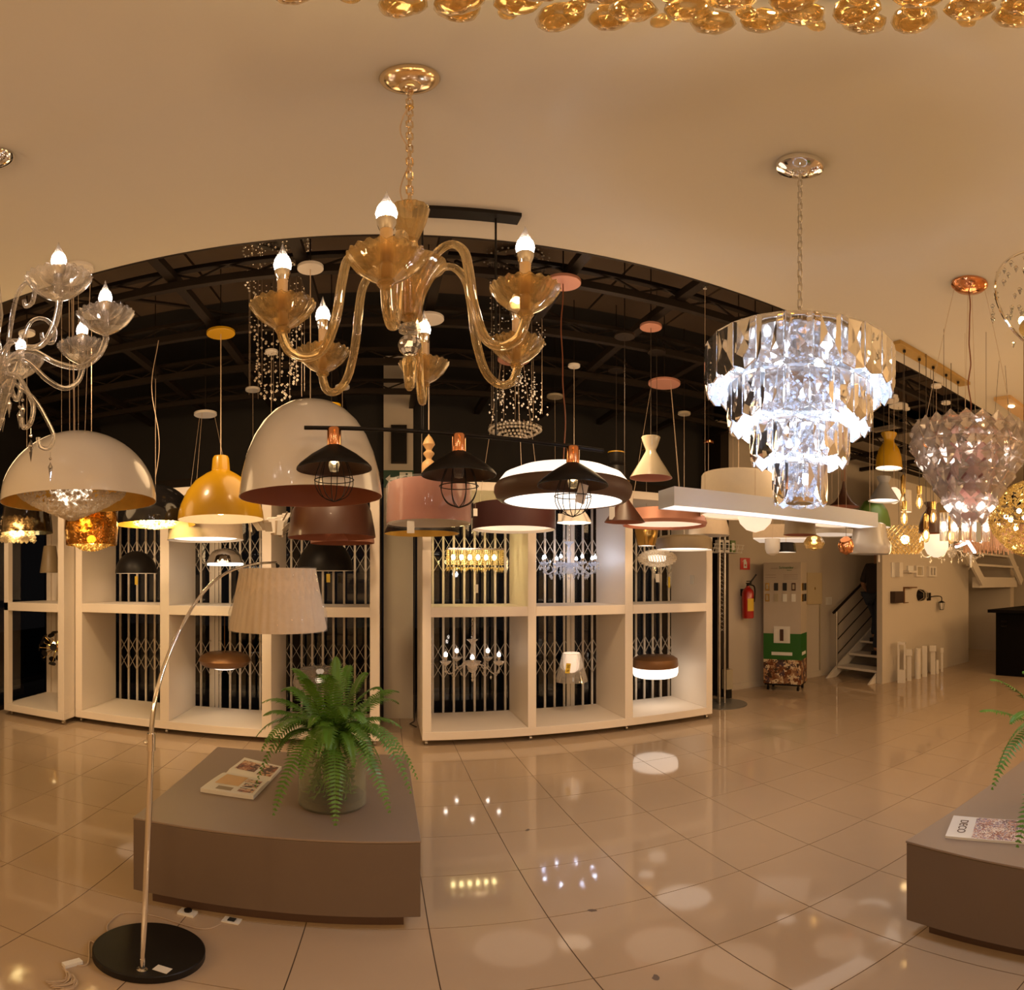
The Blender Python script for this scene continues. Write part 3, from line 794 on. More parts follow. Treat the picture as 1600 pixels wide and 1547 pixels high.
# --- D large white half dome, gold inside, crystal bowl hanging in it
def bead_cluster(parent, c, fn, n, s, m, name='crystal_beads', seed=3, nn=6):
    """fn(u, a) -> (r, z): surface the beads are threaded on; one object, nobody could count them"""
    rnd = random.Random(seed); b = MB()
    for i in range(n):
        u = rnd.random(); a = rnd.random() * 2 * PI; r, z = fn(u, a)
        k = s * rnd.uniform(.7, 1.25)
        b.octa((c[0] + r * math.cos(a), c[1] + r * math.sin(a), c[2] + z), k, k, n=nn)
    o = b.build(name, m, parent, False); o['kind'] = 'stuff'; return o
r = 2.87; z0 = zr(785, r); R = 122 / 840 * r
def dome_prof(h, y0, y1, n=12, p=1.0, h0=0.0):
    return [(max(.01, h0 + (h - h0) * math.sin(PI / 2 * i / n) ** p), y0 + (y1 - y0) * (1 - math.cos(PI / 2 * i / n))) for i in range(n + 1)]
th = pendant('dome_pendant', 'large white dome pendant with gold inside and a hanging bowl of crystals', 122, r, dome_prof(122, 677, 785, 16), 'white_enamel', 'gold_leaf', can=0, canR=.085, cords=3, cordM='cable_clear', spread=.9)
zl = .0
bead_cluster(th, (-.03, -.02, 0), lambda u, a: (.29 * (1 - .95 * u ** 1.15) , .055 - .145 * u ** .8), 1700, .0105, 'sparkle_clear', seed=5)
MB().solid([(.015, -.03), (.06, .01), (.11, .05), (.12, .09)], 20, (-.03, -.02, 0)).build('light_core', 'glow_warm', th)
MB().lathe([(.285, .05), (.292, .05), (.292, .062), (.285, .062)], 40, (-.03, -.02, 0), close=True).build('bead_frame', 'chrome', th)
# --- E smoked and amber glass lamps with lit crystals
th = pendant('smoked_pendant', 'smoked glass drum pendant with a lit cluster of crystal balls, left edge', 42, 3.75, [(30, 775), (34, 782), (38, 800), (41, 833)], 'glass_smoke', 'glass_smoke', can=0, cords=1)
bead_cluster(th, (-.06, -.02, -.0), lambda u, a: (.118 * math.sqrt(u) * (1 if a > 0 else 1), .11 - .16 * abs(math.sin(3 * a + u * 9)) * 1.0), 260, .018, 'sparkle_clear', name='crystal_balls', seed=8, nn=8)
MB().ball((-.06, -.02, .03), .055, 14, 8).build('light_core', 'led_gold', th)
th = pendant('amber_pendant', 'amber glass drum pendant with a lit tier of crystal balls beneath', 143, 3.45, [(36, 795), (40, 802), (42, 825), (40, 852)], 'glass_gold', 'glass_gold', can=0, cords=1)
bead_cluster(th, (-.03, -.03, 0), lambda u, a: (.105 * math.sqrt(u), .17 - .07 * abs(math.sin(3 * a + u * 9))), 180, .016, 'sparkle_clear', name='crystal_balls', seed=9, nn=8)
bead_cluster(th, (0, 0, 0), lambda u, a: (.125 * math.sqrt(u), .012 - .04 * (1 - u)), 150, .014, 'sparkle_gold', name='crystal_balls', seed=10, nn=8)
MB().ball((-.03, -.03, .13), .045, 14, 8).build('light_core', 'led_gold', th)
MB().ball((0, 0, .035), .03, 14, 8).build('light_core', 'bulb_warm', th)
# --- F
th = pendant('black_dome_pendant', 'glossy black dome pendant with gold inside and crystals, left of the yellow dome', 243, 4.2, dome_prof(63, 757, 820, 12), 'black_gloss', 'gold_leaf', can=592, canR=.02, canM='steel_dark', cords=1)
bead_cluster(th, (0, 0, 0), lambda u, a: (.175 * math.sqrt(u), .015 - .04 * (1 - u)), 420, .012, 'sparkle_clear', seed=12)
MB().lathe([(1e-5, .03), (.15, .03), (.15, .04), (1e-5, .04)], 24).build('light_core', 'led_gold', th)
# --- G yellow dome
pendant('yellow_dome_pendant', 'mustard yellow dome pendant with a short neck on a stiff rod', 345, 3.745, [(11, 713), (13, 717), (14.5, 736), (24, 741), (40, 752), (53, 768), (62, 787), (66, 800), (67.5, 812)], 'yellow_enamel', 'white_inner', can=519, canR=.10, canM='yellow_enamel', cord_r=.004, bulb=(.05, .09, 'bulb_warm'))
# --- H cream drum
pendant('drum_pendant', 'shallow cream drum pendant with gold rim hanging on three wires under the yellow dome', 321, 4.65, [(55, 815), (57, 815.5), (59, 842), (60, 844)], 'cream_fabric', 'white_inner', can=649, canR=.1, cords=3, diff=(.82, .012), diffM='glow_white', spread=.9)
# --- K paper-leaf lamp
th = thing('leaf_pendant', 'spray of white and cream metal leaves hanging between the yellow dome and the brown bowl', 'pendant lamp', pr(424, 4.1, 820))
for i in range(30):
    a = i * 2.4; e = .10 + .09 * ((i * 7) % 5) / 5; zz = .05 - .11 * ((i * 3) % 8) / 8
    R = Matrix.Rotation(a, 3, 'Z') @ Matrix.Rotation(.5 + .5 * math.sin(i), 3, 'Y')
    MB().obox((e * math.cos(a), e * math.sin(a), zz), (.026, .001, .055), R @ Matrix.Rotation(PI / 2, 3, 'Z')).build('leaf_plate', 'white_enamel' if i % 5 else 'cream_fabric', th, False)
    MB().tube([(0, 0, .04), (e * math.cos(a), e * math.sin(a), zz + .02)], .0012, 4).build('wire', 'chrome', th)
canopy(th, 3.362 - th.location.z, .05, roof=4.125 - th.location.z)
MB().tube([(0, 0, 3.362 - th.location.z), (0, 0, .03)], .002, 6).build('cord', 'cable_clear', th)
MB().ball((0, 0, .02), .025, 12, 8).build('bulb', 'glow_warm', th)
# --- L egg
pendant('egg_pendant', 'large white egg-shaped pendant with matt copper inside', 485, 2.83, [(2, 627), (20, 629), (40, 635), (58, 646), (74, 662), (88, 684), (99, 710), (107, 740), (112, 777)], 'white_enamel', 'copper_inner', can=418, canR=.07, cord_r=.003)
# --- M
pendant('brown_bowl_pendant', 'dark brown metal bowl pendant with copper lip under the white egg', 518, 3.9, [(8, 762), (35, 765), (52, 778), (62, 800), (67, 826), (69, 840)], 'brown_metal', 'copper_inner', can=637, canR=.07, canM='yellow_enamel')
pendant('copper_bowl_pendant', 'smaller copper bowl pendant behind the dark brown bowl', 535, 4.45, [(8, 790), (40, 796), (50, 846), (50, 849)], 'rose_copper', 'copper_inner', can=607, canR=.06)
# --- P bead-stem drum
th = pendant('drum_pendant', 'dusty pink drum pendant in crinkled clear wrap below turned wooden beads', 670, 3.51, [(12, 754), (60, 755), (64, 757), (65.5, 790), (66, 818)], 'mauve_fabric', 'white_inner', can=497, canR=.10, cord_r=.004, diff=(.9, .10), diffM='white_inner')
zb = th.location.z
bd = [(.005, 680), (.020, 684), (.036, 691), (.040, 695), (.022, 701), (.018, 704), (.036, 708), (.036, 710), (.020, 715), (.018, 718), (.042, 723), (.048, 729), (.044, 737), (.034, 745), (.030, 754)]
MB().solid([(a, zr(y, 3.51) - zb) for a, y in bd[::-1]], 28).build('wooden_beads', 'wood', th)
wr = MB(); wr.lathe([(.275, -.012), (.280, .04), (.279, .10), (.280, .17), (.279, .24), (.262, .282)], 72)
wr.v = [(x * (1 + .006 * math.sin(9 * math.atan2(y, x) + 20 * z) + .004 * math.sin(23 * math.atan2(y, x) - 31 * z)), y * (1 + .006 * math.sin(9 * math.atan2(y, x) + 20 * z)), z) for x, y, z in wr.v]
wr.build('plastic_wrap', 'plastic_wrap' if 'plastic_wrap' in M else 'glass_clear', th)
price_tag(th, -.13, -.24, -.012, .045, .075, string=.02)
# --- Q, R
pendant('black_bowl_pendant', 'shallow black bowl pendant with gold inside below the pink drum', 659, 4.3, [(30, 806), (45, 810), (54, 822), (59, 834)], 'black_metal', 'gold_leaf', can=0, canR=.05)
pendant('drum_pendant', 'wide dark maroon drum pendant glowing pink inside, on three wires', 803, 4.25, [(62, 789), (64, 789.5), (65, 826), (65, 828)], 'maroon', 'white_inner', can=560, canR=.13, canM='rose_copper', cords=3, diff=(.96, .02), diffM='glow_soft', spread=.95, tagp=(-.36, -.3, .12))
# --- S oval
r = 3.0; base = pr(880, r, 0); base.z = 1.95
th = thing('oval_pendant', 'big flattened oval pendant, glowing white above and below a brown band', 'pendant lamp', base)
MB().solid([(.30, .012), (.365, .045), (.372, .10), (.33, .155), (.25, .190), (.12, .21), (.01, .213)], 56).build('opal_dome', 'glow_soft2' if 'glow_soft2' in M else 'glow_warm', th)
MB().lathe([(.330, 0), (.352, .006), (.375, .025), (.386, .055), (.384, .085), (.372, .105), (.366, .105), (.378, .055), (.345, .012), (.328, .004)], 64, close=True).build('band', 'brown_band' if 'brown_band' in M else 'brown_metal', th)
MB().lathe([(1e-5, -.004), (.2, -.003), (.328, .006), (.328, .014), (1e-5, .014)], 48).build('diffuser', 'glow_white', th)
zc = 3.362 - 1.95
canopy(th, zc, .10, 'rose_copper', roof=4.125 - 1.95)
pp = [Vector((.004 * math.sin(i * 1.3) - .01 * math.sin(i * .4), .003 * math.cos(i), zc - (zc - .21) * i / 14)) for i in range(15)]
pp[-1].x = 0
MB().tube(smooth(pp, 4), .0035, 6).build('cord', 'cable_brown', th)
# --- T, U, V, W
pendant('fluted_pendant', 'small cream fluted glass pendant below the big oval lamp', 897, 4.4, [(12, 795), (15, 797), (21, 806), (27, 817)], 'white_enamel', 'glow_warm', can=0, canR=.05, flute=.05, nfl=10, seg=80, tagp=(-.15, -.08, .06, .03, .06))
pendant('black_cone_pendant', 'small dark cone pendant beside the big oval lamp', 976, 3.6, [(1.5, 772), (4, 777), (18, 797), (32, 816)], 'brown_metal', 'copper_inner', can=527, canR=.07, canM='steel_dark', cordM='cable_dark', tagp=(-.12, -.06, .09, .04, .085))
pendant('hourglass_pendant', 'glossy beige cone pendant with an hourglass top and rose inside', 1017, 3.64, [(14.5, 683), (15, 684), (11, 696), (8, 703), (8.5, 706), (16, 719), (25, 733), (33.5, 747)], 'beige_enamel', 'rose_inner' if 'rose_inner' in M else 'copper_inner', can=510, canR=.075, canM='rose_copper', cordM='cable_dark')
pendant('cup_pendant', 'yellow and black two-part cup pendant behind the beige cone', 963, 4.5, [(13, 708), (14, 709), (11, 722), (10, 724), (18, 730), (22, 752)], 'black_metal', 'yellow_enamel', can=549, canR=.07, canM='steel_dark', cordM='cable_dark')
MB().lathe([(.075, 0), (.06, -.07)], 24).build('upper_cup', 'yellow_enamel', bpy.data.objects['cup_pendant'], loc=(0, 0, zr(707, 4.5) - zr(752, 4.5)))
# --- X, Y, Z
pendant('ring_pendant', 'wide copper ring pendant glowing inside, on three wires', 1038, 4.35, [(58, 799), (62, 799.5), (65, 812), (67, 817), (65, 822)], 'rose_copper', 'copper_inner', can=601, canR=.13, canM='rose_copper', cords=3, diff=(.93, .02), diffM='glow_soft', spread=.9)
pendant('drum_pendant', 'khaki metal drum pendant with rounded shoulder, lit below, before the right cabinet', 1069, 5.0, [(20, 838), (38, 838.5), (43, 842), (44, 848), (44, 859)], 'khaki', 'white_inner', can=648, canR=.06, canM='beige_enamel', diff=(.95, .012), diffM='glow_white')
# --- BB
pendant('drum_pendant', 'tall off-white drum pendant behind the long light box', 1154, 4.15, [(52, 741), (56, 742), (58, 745), (60, 806)], 'cream_white' if 'cream_white' in M else 'cream_fabric', 'white_inner', can=680, canR=.06, diff=(.96, .01), diffM='glow_soft')
pendant('bell_pendant', 'white glass bowl pendant peeping out below the long light box', 1180, 3.8, [(27, 800), (28, 806), (24, 818), (14, 828), (.5, 832)], 'glow_soft', None, can=0, canR=.05)
pendant('tapered_pendant', 'beige tapered fabric pendant behind the khaki drum', 1107, 5.2, [(22, 795), (24, 797), (32, 826), (33, 837)], 'cream_fabric', 'white_inner', can=693, canR=.05, canM='copper')
# --- AA long light box
bx = thing('light_box_pendant', 'long white rectangular light box pendant with a lit open underside', 'pendant lamp', (2.335, 2.54, 1.915))
W, D, H = .855, .09, .105
mb = MB().box(-W, W, -D, -D + .006, 0, H).box(-W, W, D - .006, D, 0, H).box(-W, -W + .006, -D + .006, D - .006, 0, H).box(W - .006, W, -D + .006, D - .006, 0, H).box(-W + .006, W - .006, -D + .006, D - .006, H - .006, H)
mb.build('housing', 'light_box_cool_lit' if 'light_box_cool_lit' in M else 'white_paint', bx, False)
MB().box(-W + .008, W - .008, -D + .008, D - .008, .006, .012).build('diffuser', 'glow_white', bx, False)
for x in (-.6, .6):
    MB().tube([(x, 0, H), (x, 0, 3.38 - 1.915)], .0012, 5).build('cord', 'cable_clear', bx)
for x in (-.6, .6): MB().tube([(x, 0, 3.375 - 1.915), (x, 0, 3.397 - 1.915)], .012, 8).tube([(x, 0, 3.39 - 1.915), (x, 0, 4.125 - 1.915)], .003, 6).build('ceiling_clip', 'satin_steel', bx)
bx.rotation_euler.z = -.02
# --- clutter to the right
th = thing('square_pendant', 'large tan square shade pendant with a pale lit underside', 'pendant lamp', pr(1222, 5.35, 845), .75)
MB().box(-.26, .26, -.26, .26, .012, .14).build('shade', 'cream_fabric', th, False)
MB().box(-.255, .255, -.255, .255, 0, .012).build('diffuser', 'glow_dim' if 'glow_dim' in M else 'glow_soft', th, False)
MB().tube([(0, 0, .14), (0, 0, 3.38 - th.location.z)], .002, 5).build('cord', 'cable_clear', th)
canopy(th, 3.362 - th.location.z, .06, roof=4.125 - th.location.z)
pendant('drum_pendant', 'small olive grey drum pendant with a copper rim below the light box', 1250, 4.1, [(21, 806), (23, 806.5), (25, 832), (26, 836)], 'khaki', 'copper_inner', can=0, canR=.05)
pendant('disc_pendant', 'thin copper disc pendant lit underneath, below the light box end', 1310, 4.3, [(30, 811), (41, 816), (42, 819), (42, 821)], 'rose_copper', 'white_inner', can=0, canR=.05, diff=(.95, .004), diffM='glow_soft')
pendant('disc_pendant', 'thin white disc pendant just below the copper disc', 1300, 5.0, [(20, 826), (39, 829), (40, 833), (40, 836)], 'white_paint', 'white_inner', can=0, canR=.05, diff=(.95, .004), diffM='glow_dim' if 'glow_dim' in M else 'glow_soft')
pendant('green_pendant', 'leaf green dome pendant with white inside, half hidden by the light box', 1364, 5.15, [(4, 780), (14, 784), (23, 798), (27, 812), (28, 824)], 'olive_green', 'white_inner', can=0, canR=.05, diff=(.9, .02), diffM='glow_white', tagp=(-.06, -.08, -.005, .045, .05))
pendant('bell_pendant', 'white opal glass bell pendant with flared lip and a paper tag', 1359, 4.6, [(22, 818), (25, 820), (28, 840), (33, 849), (34.5, 855), (33, 863), (31, 866)], 'opal' if 'opal' in M else 'white_enamel', 'opal' if 'opal' in M else 'white_inner', can=0, canR=.05, tagp=(0, -.1, -.01, .025, .06))
pendant('cylinder_pendant', 'small black cylinder pendant with lit underside over the fire sign wall', 1228, 4.5, [(13, 848), (14.5, 848.5), (16.5, 863)], 'black_metal', 'white_inner', can=0, canR=.04, diff=(.9, .006), diffM='glow_white')
pendant('capsule_pendant', 'small white rounded pendant beside the black cylinder', 1207, 4.4, [(12, 842), (12, 858), (9, 865), (3, 868)], 'white_paint', None, can=0, canR=.04)
th = pendant('globe_pendant', 'smoked clear glass globe pendant with a bare filament bulb', 1272, 4.6, [(3, 835), (12, 840), (17, 848), (13, 857), (2, 860)], 'glass_amber', 'glass_amber', can=0, canR=.04, t=.002)
MB().ball((0, 0, .08), .018, 10, 8).build('bulb', 'bulb_warm', th)
pendant('globe_pendant', 'small mirrored copper globe pendant beside the white bell', 1322, 4.3, [(3, 838), (10, 843), (13, 853), (10, 863), (1, 867)], 'copper', None, can=0, canR=.04, cordM='cable_dark')
# --- bell group
pendant('yellow_bell_pendant', 'mustard yellow bell pendant with a flared collar, glowing white inside', 1389, 5.3, [(12.5, 677), (12.5, 679), (8, 687), (8.5, 691), (16, 702), (20, 715), (21.5, 732)], 'yellow_enamel', 'white_inner', can=636, canR=.10, cordM='cable_clear', diff=(.93, .01), diffM='glow_white')
pendant('grey_cone_pendant', 'grey cone pendant with a waisted collar below the yellow bell', 1381, 4.9, [(11, 745), (11, 747), (7, 754), (8, 757), (16, 769), (25, 783)], 'grey_enamel', 'white_inner', can=0, canR=.06, cordM='cable_dark', diff=(.9, .01), diffM='glow_white')
pendant('trumpet_pendant', 'rust brown trumpet-shaped pendant on leather straps above the light box', 1318, 4.6, [(1.5, 752), (3, 762), (7, 774), (14, 784), (25, 792)], 'brown_metal', 'copper_inner', can=0, canR=.05, cords=3, cordM='leather', cord_r=.004, spread=.9)
pendant('dark_bell_pendant', 'dark brown bell pendant with a flared collar beside the filament bulb', 1454, 4.5, [(10, 785), (10, 787), (6, 793), (7, 797), (14, 806), (18, 820), (19, 833)], 'brown_metal', 'copper_inner', can=0, canR=.05, cordM='cable_dark')
pendant('opal_pendant', 'round opal glass pendant glowing under the dark bell', 1463, 4.9, [(6, 826), (14, 832), (19, 845), (19, 856), (14, 866), (4, 871)], 'glow_soft', None, can=0, canR=.05)
def bare(px, r, ytop, ybot, label, bm='bulb_warm'):
    zb = zr(ybot, r); p = pr(px, r); p.z = zb
    th = thing('bulb_pendant', label, 'pendant lamp', p)
    h = zr(ytop, r) - zb
    MB().solid([(.004, h * .48), (.012, h * .5), (.028, h * .30), (.03, h * .18), (.018, h * .03), (.004, 0)][::-1], 16).build('glass_bulb', 'glass_amber', th)
    MB().solid([(.003, h * .12), (.010, h * .18), (.010, h * .34), (.003, h * .4)], 10).build('filament', bm, th)
    MB().solid([(.014, h * .46), (.021, h * .5), (.021, h * .95), (.010, h)], 16).build('socket', 'brass', th)
    MB().tube([(0, 0, h), (0, 0, (4.125 if pr(px, r).y > CE else 3.4) - zb)], .003, 6).build('cord', 'cable_dark', th)
    return th
bare(1447, 4.2, 803, 848, 'bare filament bulb in a brass socket in front of the dark bell')
bare(1411, 4.6, 742, 800, 'brass socket with a tall glass bulb right of the grey cone', 'glow_warm')
bare(1486, 4.4, 805, 850, 'brass socket and glass bulb under the pink crystal chandelier', 'bulb_warm')
# --- wood plates on the ceiling
wp = thing('ceiling_plate', 'long brushed gold plate on the ceiling with five dark pendant cords', 'ceiling mount', (3.76, 2.30, 3.37))
MB().box(-.55, .55, -.055, .055, 0, .03).build('plate', 'brass_brushed' if 'brass_brushed' in M else 'brass', wp, False)
for i, x in enumerate((-.42, -.21, 0, .21, .42)):
    MB().tube([(x, 0, 0), (x, 0, -.02)], .012, 10).build('grommet', 'black_metal', wp)
    L = (1.25, 1.1, 1.2, 1.05, 1.15)[i]
    MB().tube([(x, 0, -.02), (x, 0, -L)], .003, 6).build('cord', 'cable_dark', wp)
    MB().solid([(.018, -L - .07), (.02, -L - .06), (.02, -L - .005), (.008, -L)], 14, (x, 0, 0)).build('socket', 'brass', wp)
    MB().solid([(.003, -L - .19), (.022, -L - .17), (.028, -L - .14), (.014, -L - .075)], 14, (x, 0, 0)).build('glass_bulb', 'glass_amber', wp)
    MB().solid([(.002, -L - .17), (.007, -L - .15), (.007, -L - .12), (.002, -L - .10)], 8, (x, 0, 0)).build('filament', 'bulb_warm', wp)
wp = thing('ceiling_plate', 'short wooden plate with a small spot lamp at the right frame edge', 'ceiling mount', (5.15, 2.15, 3.36))
MB().box(-.35, .5, -.09, .09, 0, .04).build('plate', 'wood', wp, False)
MB().lathe([(1e-5, -.008), (.03, -.008), (.035, 0)], 20, (-.12, 0, 0)).build('spot', 'bulb_warm', wp)
# --- lamps inside the cabinet cells
def incell(f, *a, **k):
    return f(*a, **k)
Y5 = 5.10
def rr(px, y=Y5): return y / math.cos((px - 600) / 840)
pendant('black_dome_pendant', 'matt black dome pendant in the upper left compartment of the left cabinet', 213, rr(213), dome_prof(33, 861, 896, 12), 'black_metal', 'white_inner', dropto=2.33, diff=(.9, .01), diffM='glow_soft', tagp=(0, 0, -.03, .035, .09, 'yellow_tag', .06))
th = pendant('chrome_dome_pendant', 'mirror chrome dome pendant with a crystal ring, behind the arc lamp arm', 352, rr(352), [(3, 857), (12, 858), (20, 862), (26, 870), (28, 882)], 'chrome', 'black_gloss', dropto=2.33)
MB().lathe([(.165, -.01), (.18, -.01), (.18, .012), (.165, .012)], 48, close=True).build('light_ring', 'led_gold_soft' if 'led_gold_soft' in M else 'glow_white', th)
pendant('black_dome_pendant', 'wide black dome pendant in the upper right compartment of the left cabinet', 508, rr(508), dome_prof(44, 842, 892, 12), 'black_metal', 'white_inner', dropto=2.33, diff=(.4, .01), tagp=(.03, 0, -.03, .035, .08, 'yellow_tag', .03))
th = pendant('saucer_pendant', 'flat bronze saucer pendant with a glowing dish below, lower middle compartment', 351, rr(351), [(3, 1019), (28, 1020), (38, 1025), (41, 1031), (38, 1037), (31, 1041)], 'bronze', 'bronze', dropto=1.19, cord_r=.004, cordM='bronze')
MB().solid([(.004, -.035), (.10, -.025), (.16, -.003), (.175, .01)], 40).build('diffuser', 'glow_white', th)
th = pendant('chrome_bowl_pendant', 'clear mirrored glass bowl pendant behind the top of the fern', 500, rr(500), [(8, 1040), (30, 1044), (40, 1052), (43, 1066), (40, 1078)], 'glass_clear', 'glass_clear', dropto=1.19, cordM='cable_dark')
MB().ball((0, 0, .10), .03, 12, 8).build('bulb', 'glow_warm', th)
# crystal fringe lamp
th = thing('crystal_fringe_lamp', 'rectangular lit crystal fringe lamp in the upper left compartment of the right cabinet', 'pendant lamp', (.87, 5.1, 1.60))
fr = MB()
for s in (-1, 1): fr.box(-.265, .265, s * .09 - .004, s * .09 + .004, .215, .225); fr.box(s * .265 - .004, s * .265 + .004, -.09, .09, .215, .225)
fr.build('frame', 'chrome', th, False)
b = MB(); rnd = random.Random(4)
per = [(x, s * .09) for x in [-.26 + .52 * i / 26 for i in range(27)] for s in (-1, 1)] + [(s * .265, y) for y in (-.06, -.03, 0, .03, .06) for s in (-1, 1)]
for (x, y) in per:
    nn = 8
    for k in range(nn): b.octa((x, y, .205 - .019 * k), .0085, .0085, n=5)
    L = rnd.choice((.018, .028, .04)); b.octa((x, y, .205 - .019 * nn - L * .6), .008, L, n=5, up=L * .4)
o = b.build('crystal_strands', 'sparkle_gold', th, False); o['kind'] = 'stuff'
for x in (-.21, -.13, -.05, .03, .11, .19): MB().ball((x, 0, .14), .019, 10, 8, sz=1.4).build('bulb', 'led_gold', th)
for x in (-.2, .2): MB().tube([(x, 0, .22), (x, 0, 2.33 - 1.60)], .0015, 5).build('cord', 'cable_clear', th)
price_tag(th, .0, -.1, -.12, .03, .08, string=.12)
# glass cone with opal inner bowl
th = thing('glass_cone_pendant', 'clear glass cone pendant with an opal inner bowl and yellow discount tag', 'pendant lamp', (py_(893, Y5, 1064).x, Y5, zr(1064, rr(893))))
MB().shell([(.085, .29), (.095, .285), (.165, .0)], .003, 44).build('outer_shade', ['glass_clear', 'glass_clear'], th)
MB().solid([(.004, .085), (.04, .092), (.07, .12), (.083, .17), (.088, .285), (.08, .292)], 32).build('inner_bowl', 'glow_soft', th)
MB().tube([(0, 0, .29), (.002, 0, 1.19 - th.location.z)], .0015, 5).build('cord', 'cable_dark', th)
MB().obox((-.095, -.16, .16), (.024, .0008, .050), Matrix.Rotation(.14, 3, 'Y')).build('discount_tag', 'yellow_tag', th, False)
text('50 %', .036, (-.095, -.162, .16), (PI / 2, PI / 2 + .12, 0), 'ink', th, 'tag_lettering')
th = thing('disc_pendant', 'thick round pendant, brown above and glowing white below, lower right compartment', 'pendant lamp', (py_(1024, Y5, 1060).x, Y5, zr(1057, rr(1024))))
MB().solid([(.20, .10), (.245, .11), (.25, .14), (.24, .20), (.20, .225), (.01, .23)], 48).build('shade', 'bronze', th)
MB().solid([(.004, 0), (.20, .0), (.235, .015), (.248, .05), (.248, .108)], 48).build('diffuser', 'glow_white', th)
MB().tube([(0, 0, .23), (0, 0, 1.19 - th.location.z)], .003, 5).build('cord', 'cable_dark', th)
# brass cup and crystal ball torus in the last compartment
th = pendant('brass_cup_pendant', 'polished brass cup pendant above the crystal ball lamp', 1010, 4.95 / math.cos(.488), [(18, 826), (19, 829), (16.5, 843), (13.5, 853)], 'brass', 'white_inner', dropto=2.9, diff=(.9, .005), diffM='glow_white')
canopy(th, 2.9 - th.location.z, .05, 'brass', roof=3.385 - th.location.z)
th = thing('crystal_ball_pendant', 'flattened crystal ball pendant of clear beads, upper right compartment of right cabinet', 'pendant lamp', (py_(1027, Y5, 884).x, Y5, zr(884, rr(1027))))
b = MB()
for i in range(12):
    ph = -PI / 2 + PI * (i + .5) / 12; n = max(6, int(44 * math.cos(ph)))
    for k in range(n):
        a = 2 * PI * k / n + i; b.ball((.205 * math.cos(ph) * math.cos(a), .205 * math.cos(ph) * math.sin(a), .08 + .085 * math.sin(ph)), .0145, 6, 4)
o = b.build('glass_beads', 'sparkle_clear', th); o['kind'] = 'stuff'
MB().solid([(.01, .04), (.09, .05), (.1, .11), (.01, .12)], 20).build('light_core', 'glow_white', th)
MB().tube([(0, 0, .16), (0, 0, 2.33 - th.location.z)], .0015, 5).build('cord', 'cable_clear', th)
price_tag(th, -.05, -.1, -.09, .045, .09, string=.09); price_tag(th, .15, 0, -.12, .025, .12, m='yellow_tag', string=.1)
tg = thing('wall_tag', 'small white tag stuck on the inner side of the right cabinet', 'tag', (3.222, 5.0, 1.53))
MB().box(-.001, .009, -.035, .035, -.05, .05).build('card', 'paper', tg, False)
# sputnik and grey cone in the end cabinet
th = thing('sputnik_lamp', 'ball-shaped brass lamp of rods and black discs in the end cabinet', 'pendant lamp', (pr(88, 6.0).x, pr(88, 6.0).y, zr(1013, 6.0)))
sp_d = []
for i in range(26):
    z = 1 - 2 * (i + .5) / 26; a = i * 2.39996; q = math.sqrt(1 - z * z); sp_d.append(Vector((q * math.cos(a), q * math.sin(a), z)))
MB().ball((0, 0, 0), .035, 14, 10).build('hub', 'brass', th)
rod = MB().tube([(0, 0, .03), (0, 0, .185)], .0035, 6).mesh('rod', 'brass')
dsc = MB().lathe([(1e-5, .185), (.038, .19), (.04, .194), (1e-5, .191)], 20).mesh('disc', 'black_metal')
for d in sp_d:
    e = d.to_track_quat('Z', 'Y').to_euler()
    link('rod', rod, th, (0, 0, 0), e); link('disc', dsc, th, (0, 0, 0), e)
MB().ball((.01, -.06, .06), .018, 8, 6).build('bulb', 'bulb_warm', th)
MB().tube([(0, 0, .03), (0, 0, 1.19 - th.location.z)], .003, 6).build('stem', 'brass', th)
pendant('grey_shade_pendant', 'tall brown-grey tapered shade in the top of the end cabinet', 78, 6.1, [(9, 853), (10, 854), (16, 895)], 'khaki', 'white_inner', dropto=2.33)

# small lamps crowding behind the grey cone and the cut-glass chandelier
pendant('globe_pendant', 'small glowing white globe pendant directly below the grey cone', 1397, 5.2, [(4, 762), (9, 766), (12, 774), (9, 783), (3, 787)], 'glow_soft', None, can=0, canR=.04)
pendant('shade_pendant', 'tall white fabric tube pendant right of the grey cone', 1416, 5.6, [(7, 766), (8, 767), (9, 800)], 'cream_white', 'white_inner', can=0, canR=.04, diff=(.9, .01), diffM='glow_white')
pendant('taupe_pendant', 'wide taupe dome pendant behind the dark bell', 1478, 5.4, [(8, 785), (20, 788), (27, 798), (30, 812)], 'khaki', 'copper_inner', can=0, canR=.05)
tb = thing('tube_pendant', 'row of lit ribbed glass tubes on a brass bar under the cut-glass chandelier', 'pendant lamp', pr(1508, 3.75, 846))
tb.rotation_euler.z = -.9
MB().box(-.18, .18, -.012, .012, .20, .215).build('bar', 'brass', tb, False)
for i, x in enumerate((-.15, -.075, 0, .075, .15)):
    MB().shell([(.026, .20), (.028, .19), (.028, 0)], .003, 24, 0, 0, (x, 0, 0), flute=.06, nfl=10).build('glass_tube', 'glass_clear', tb)
    MB().solid([(.004, .07), (.010, .08), (.010, .12), (.004, .135)], 10, (x, 0, 0)).build('bulb', 'bulb_small', tb)
for x in (-.15, .15): MB().tube([(x, 0, .21), (x, 0, (4.125 if tb.location.y > CE else 3.4) - tb.location.z)], .0015, 5).build('cord', 'cable_dark', tb)
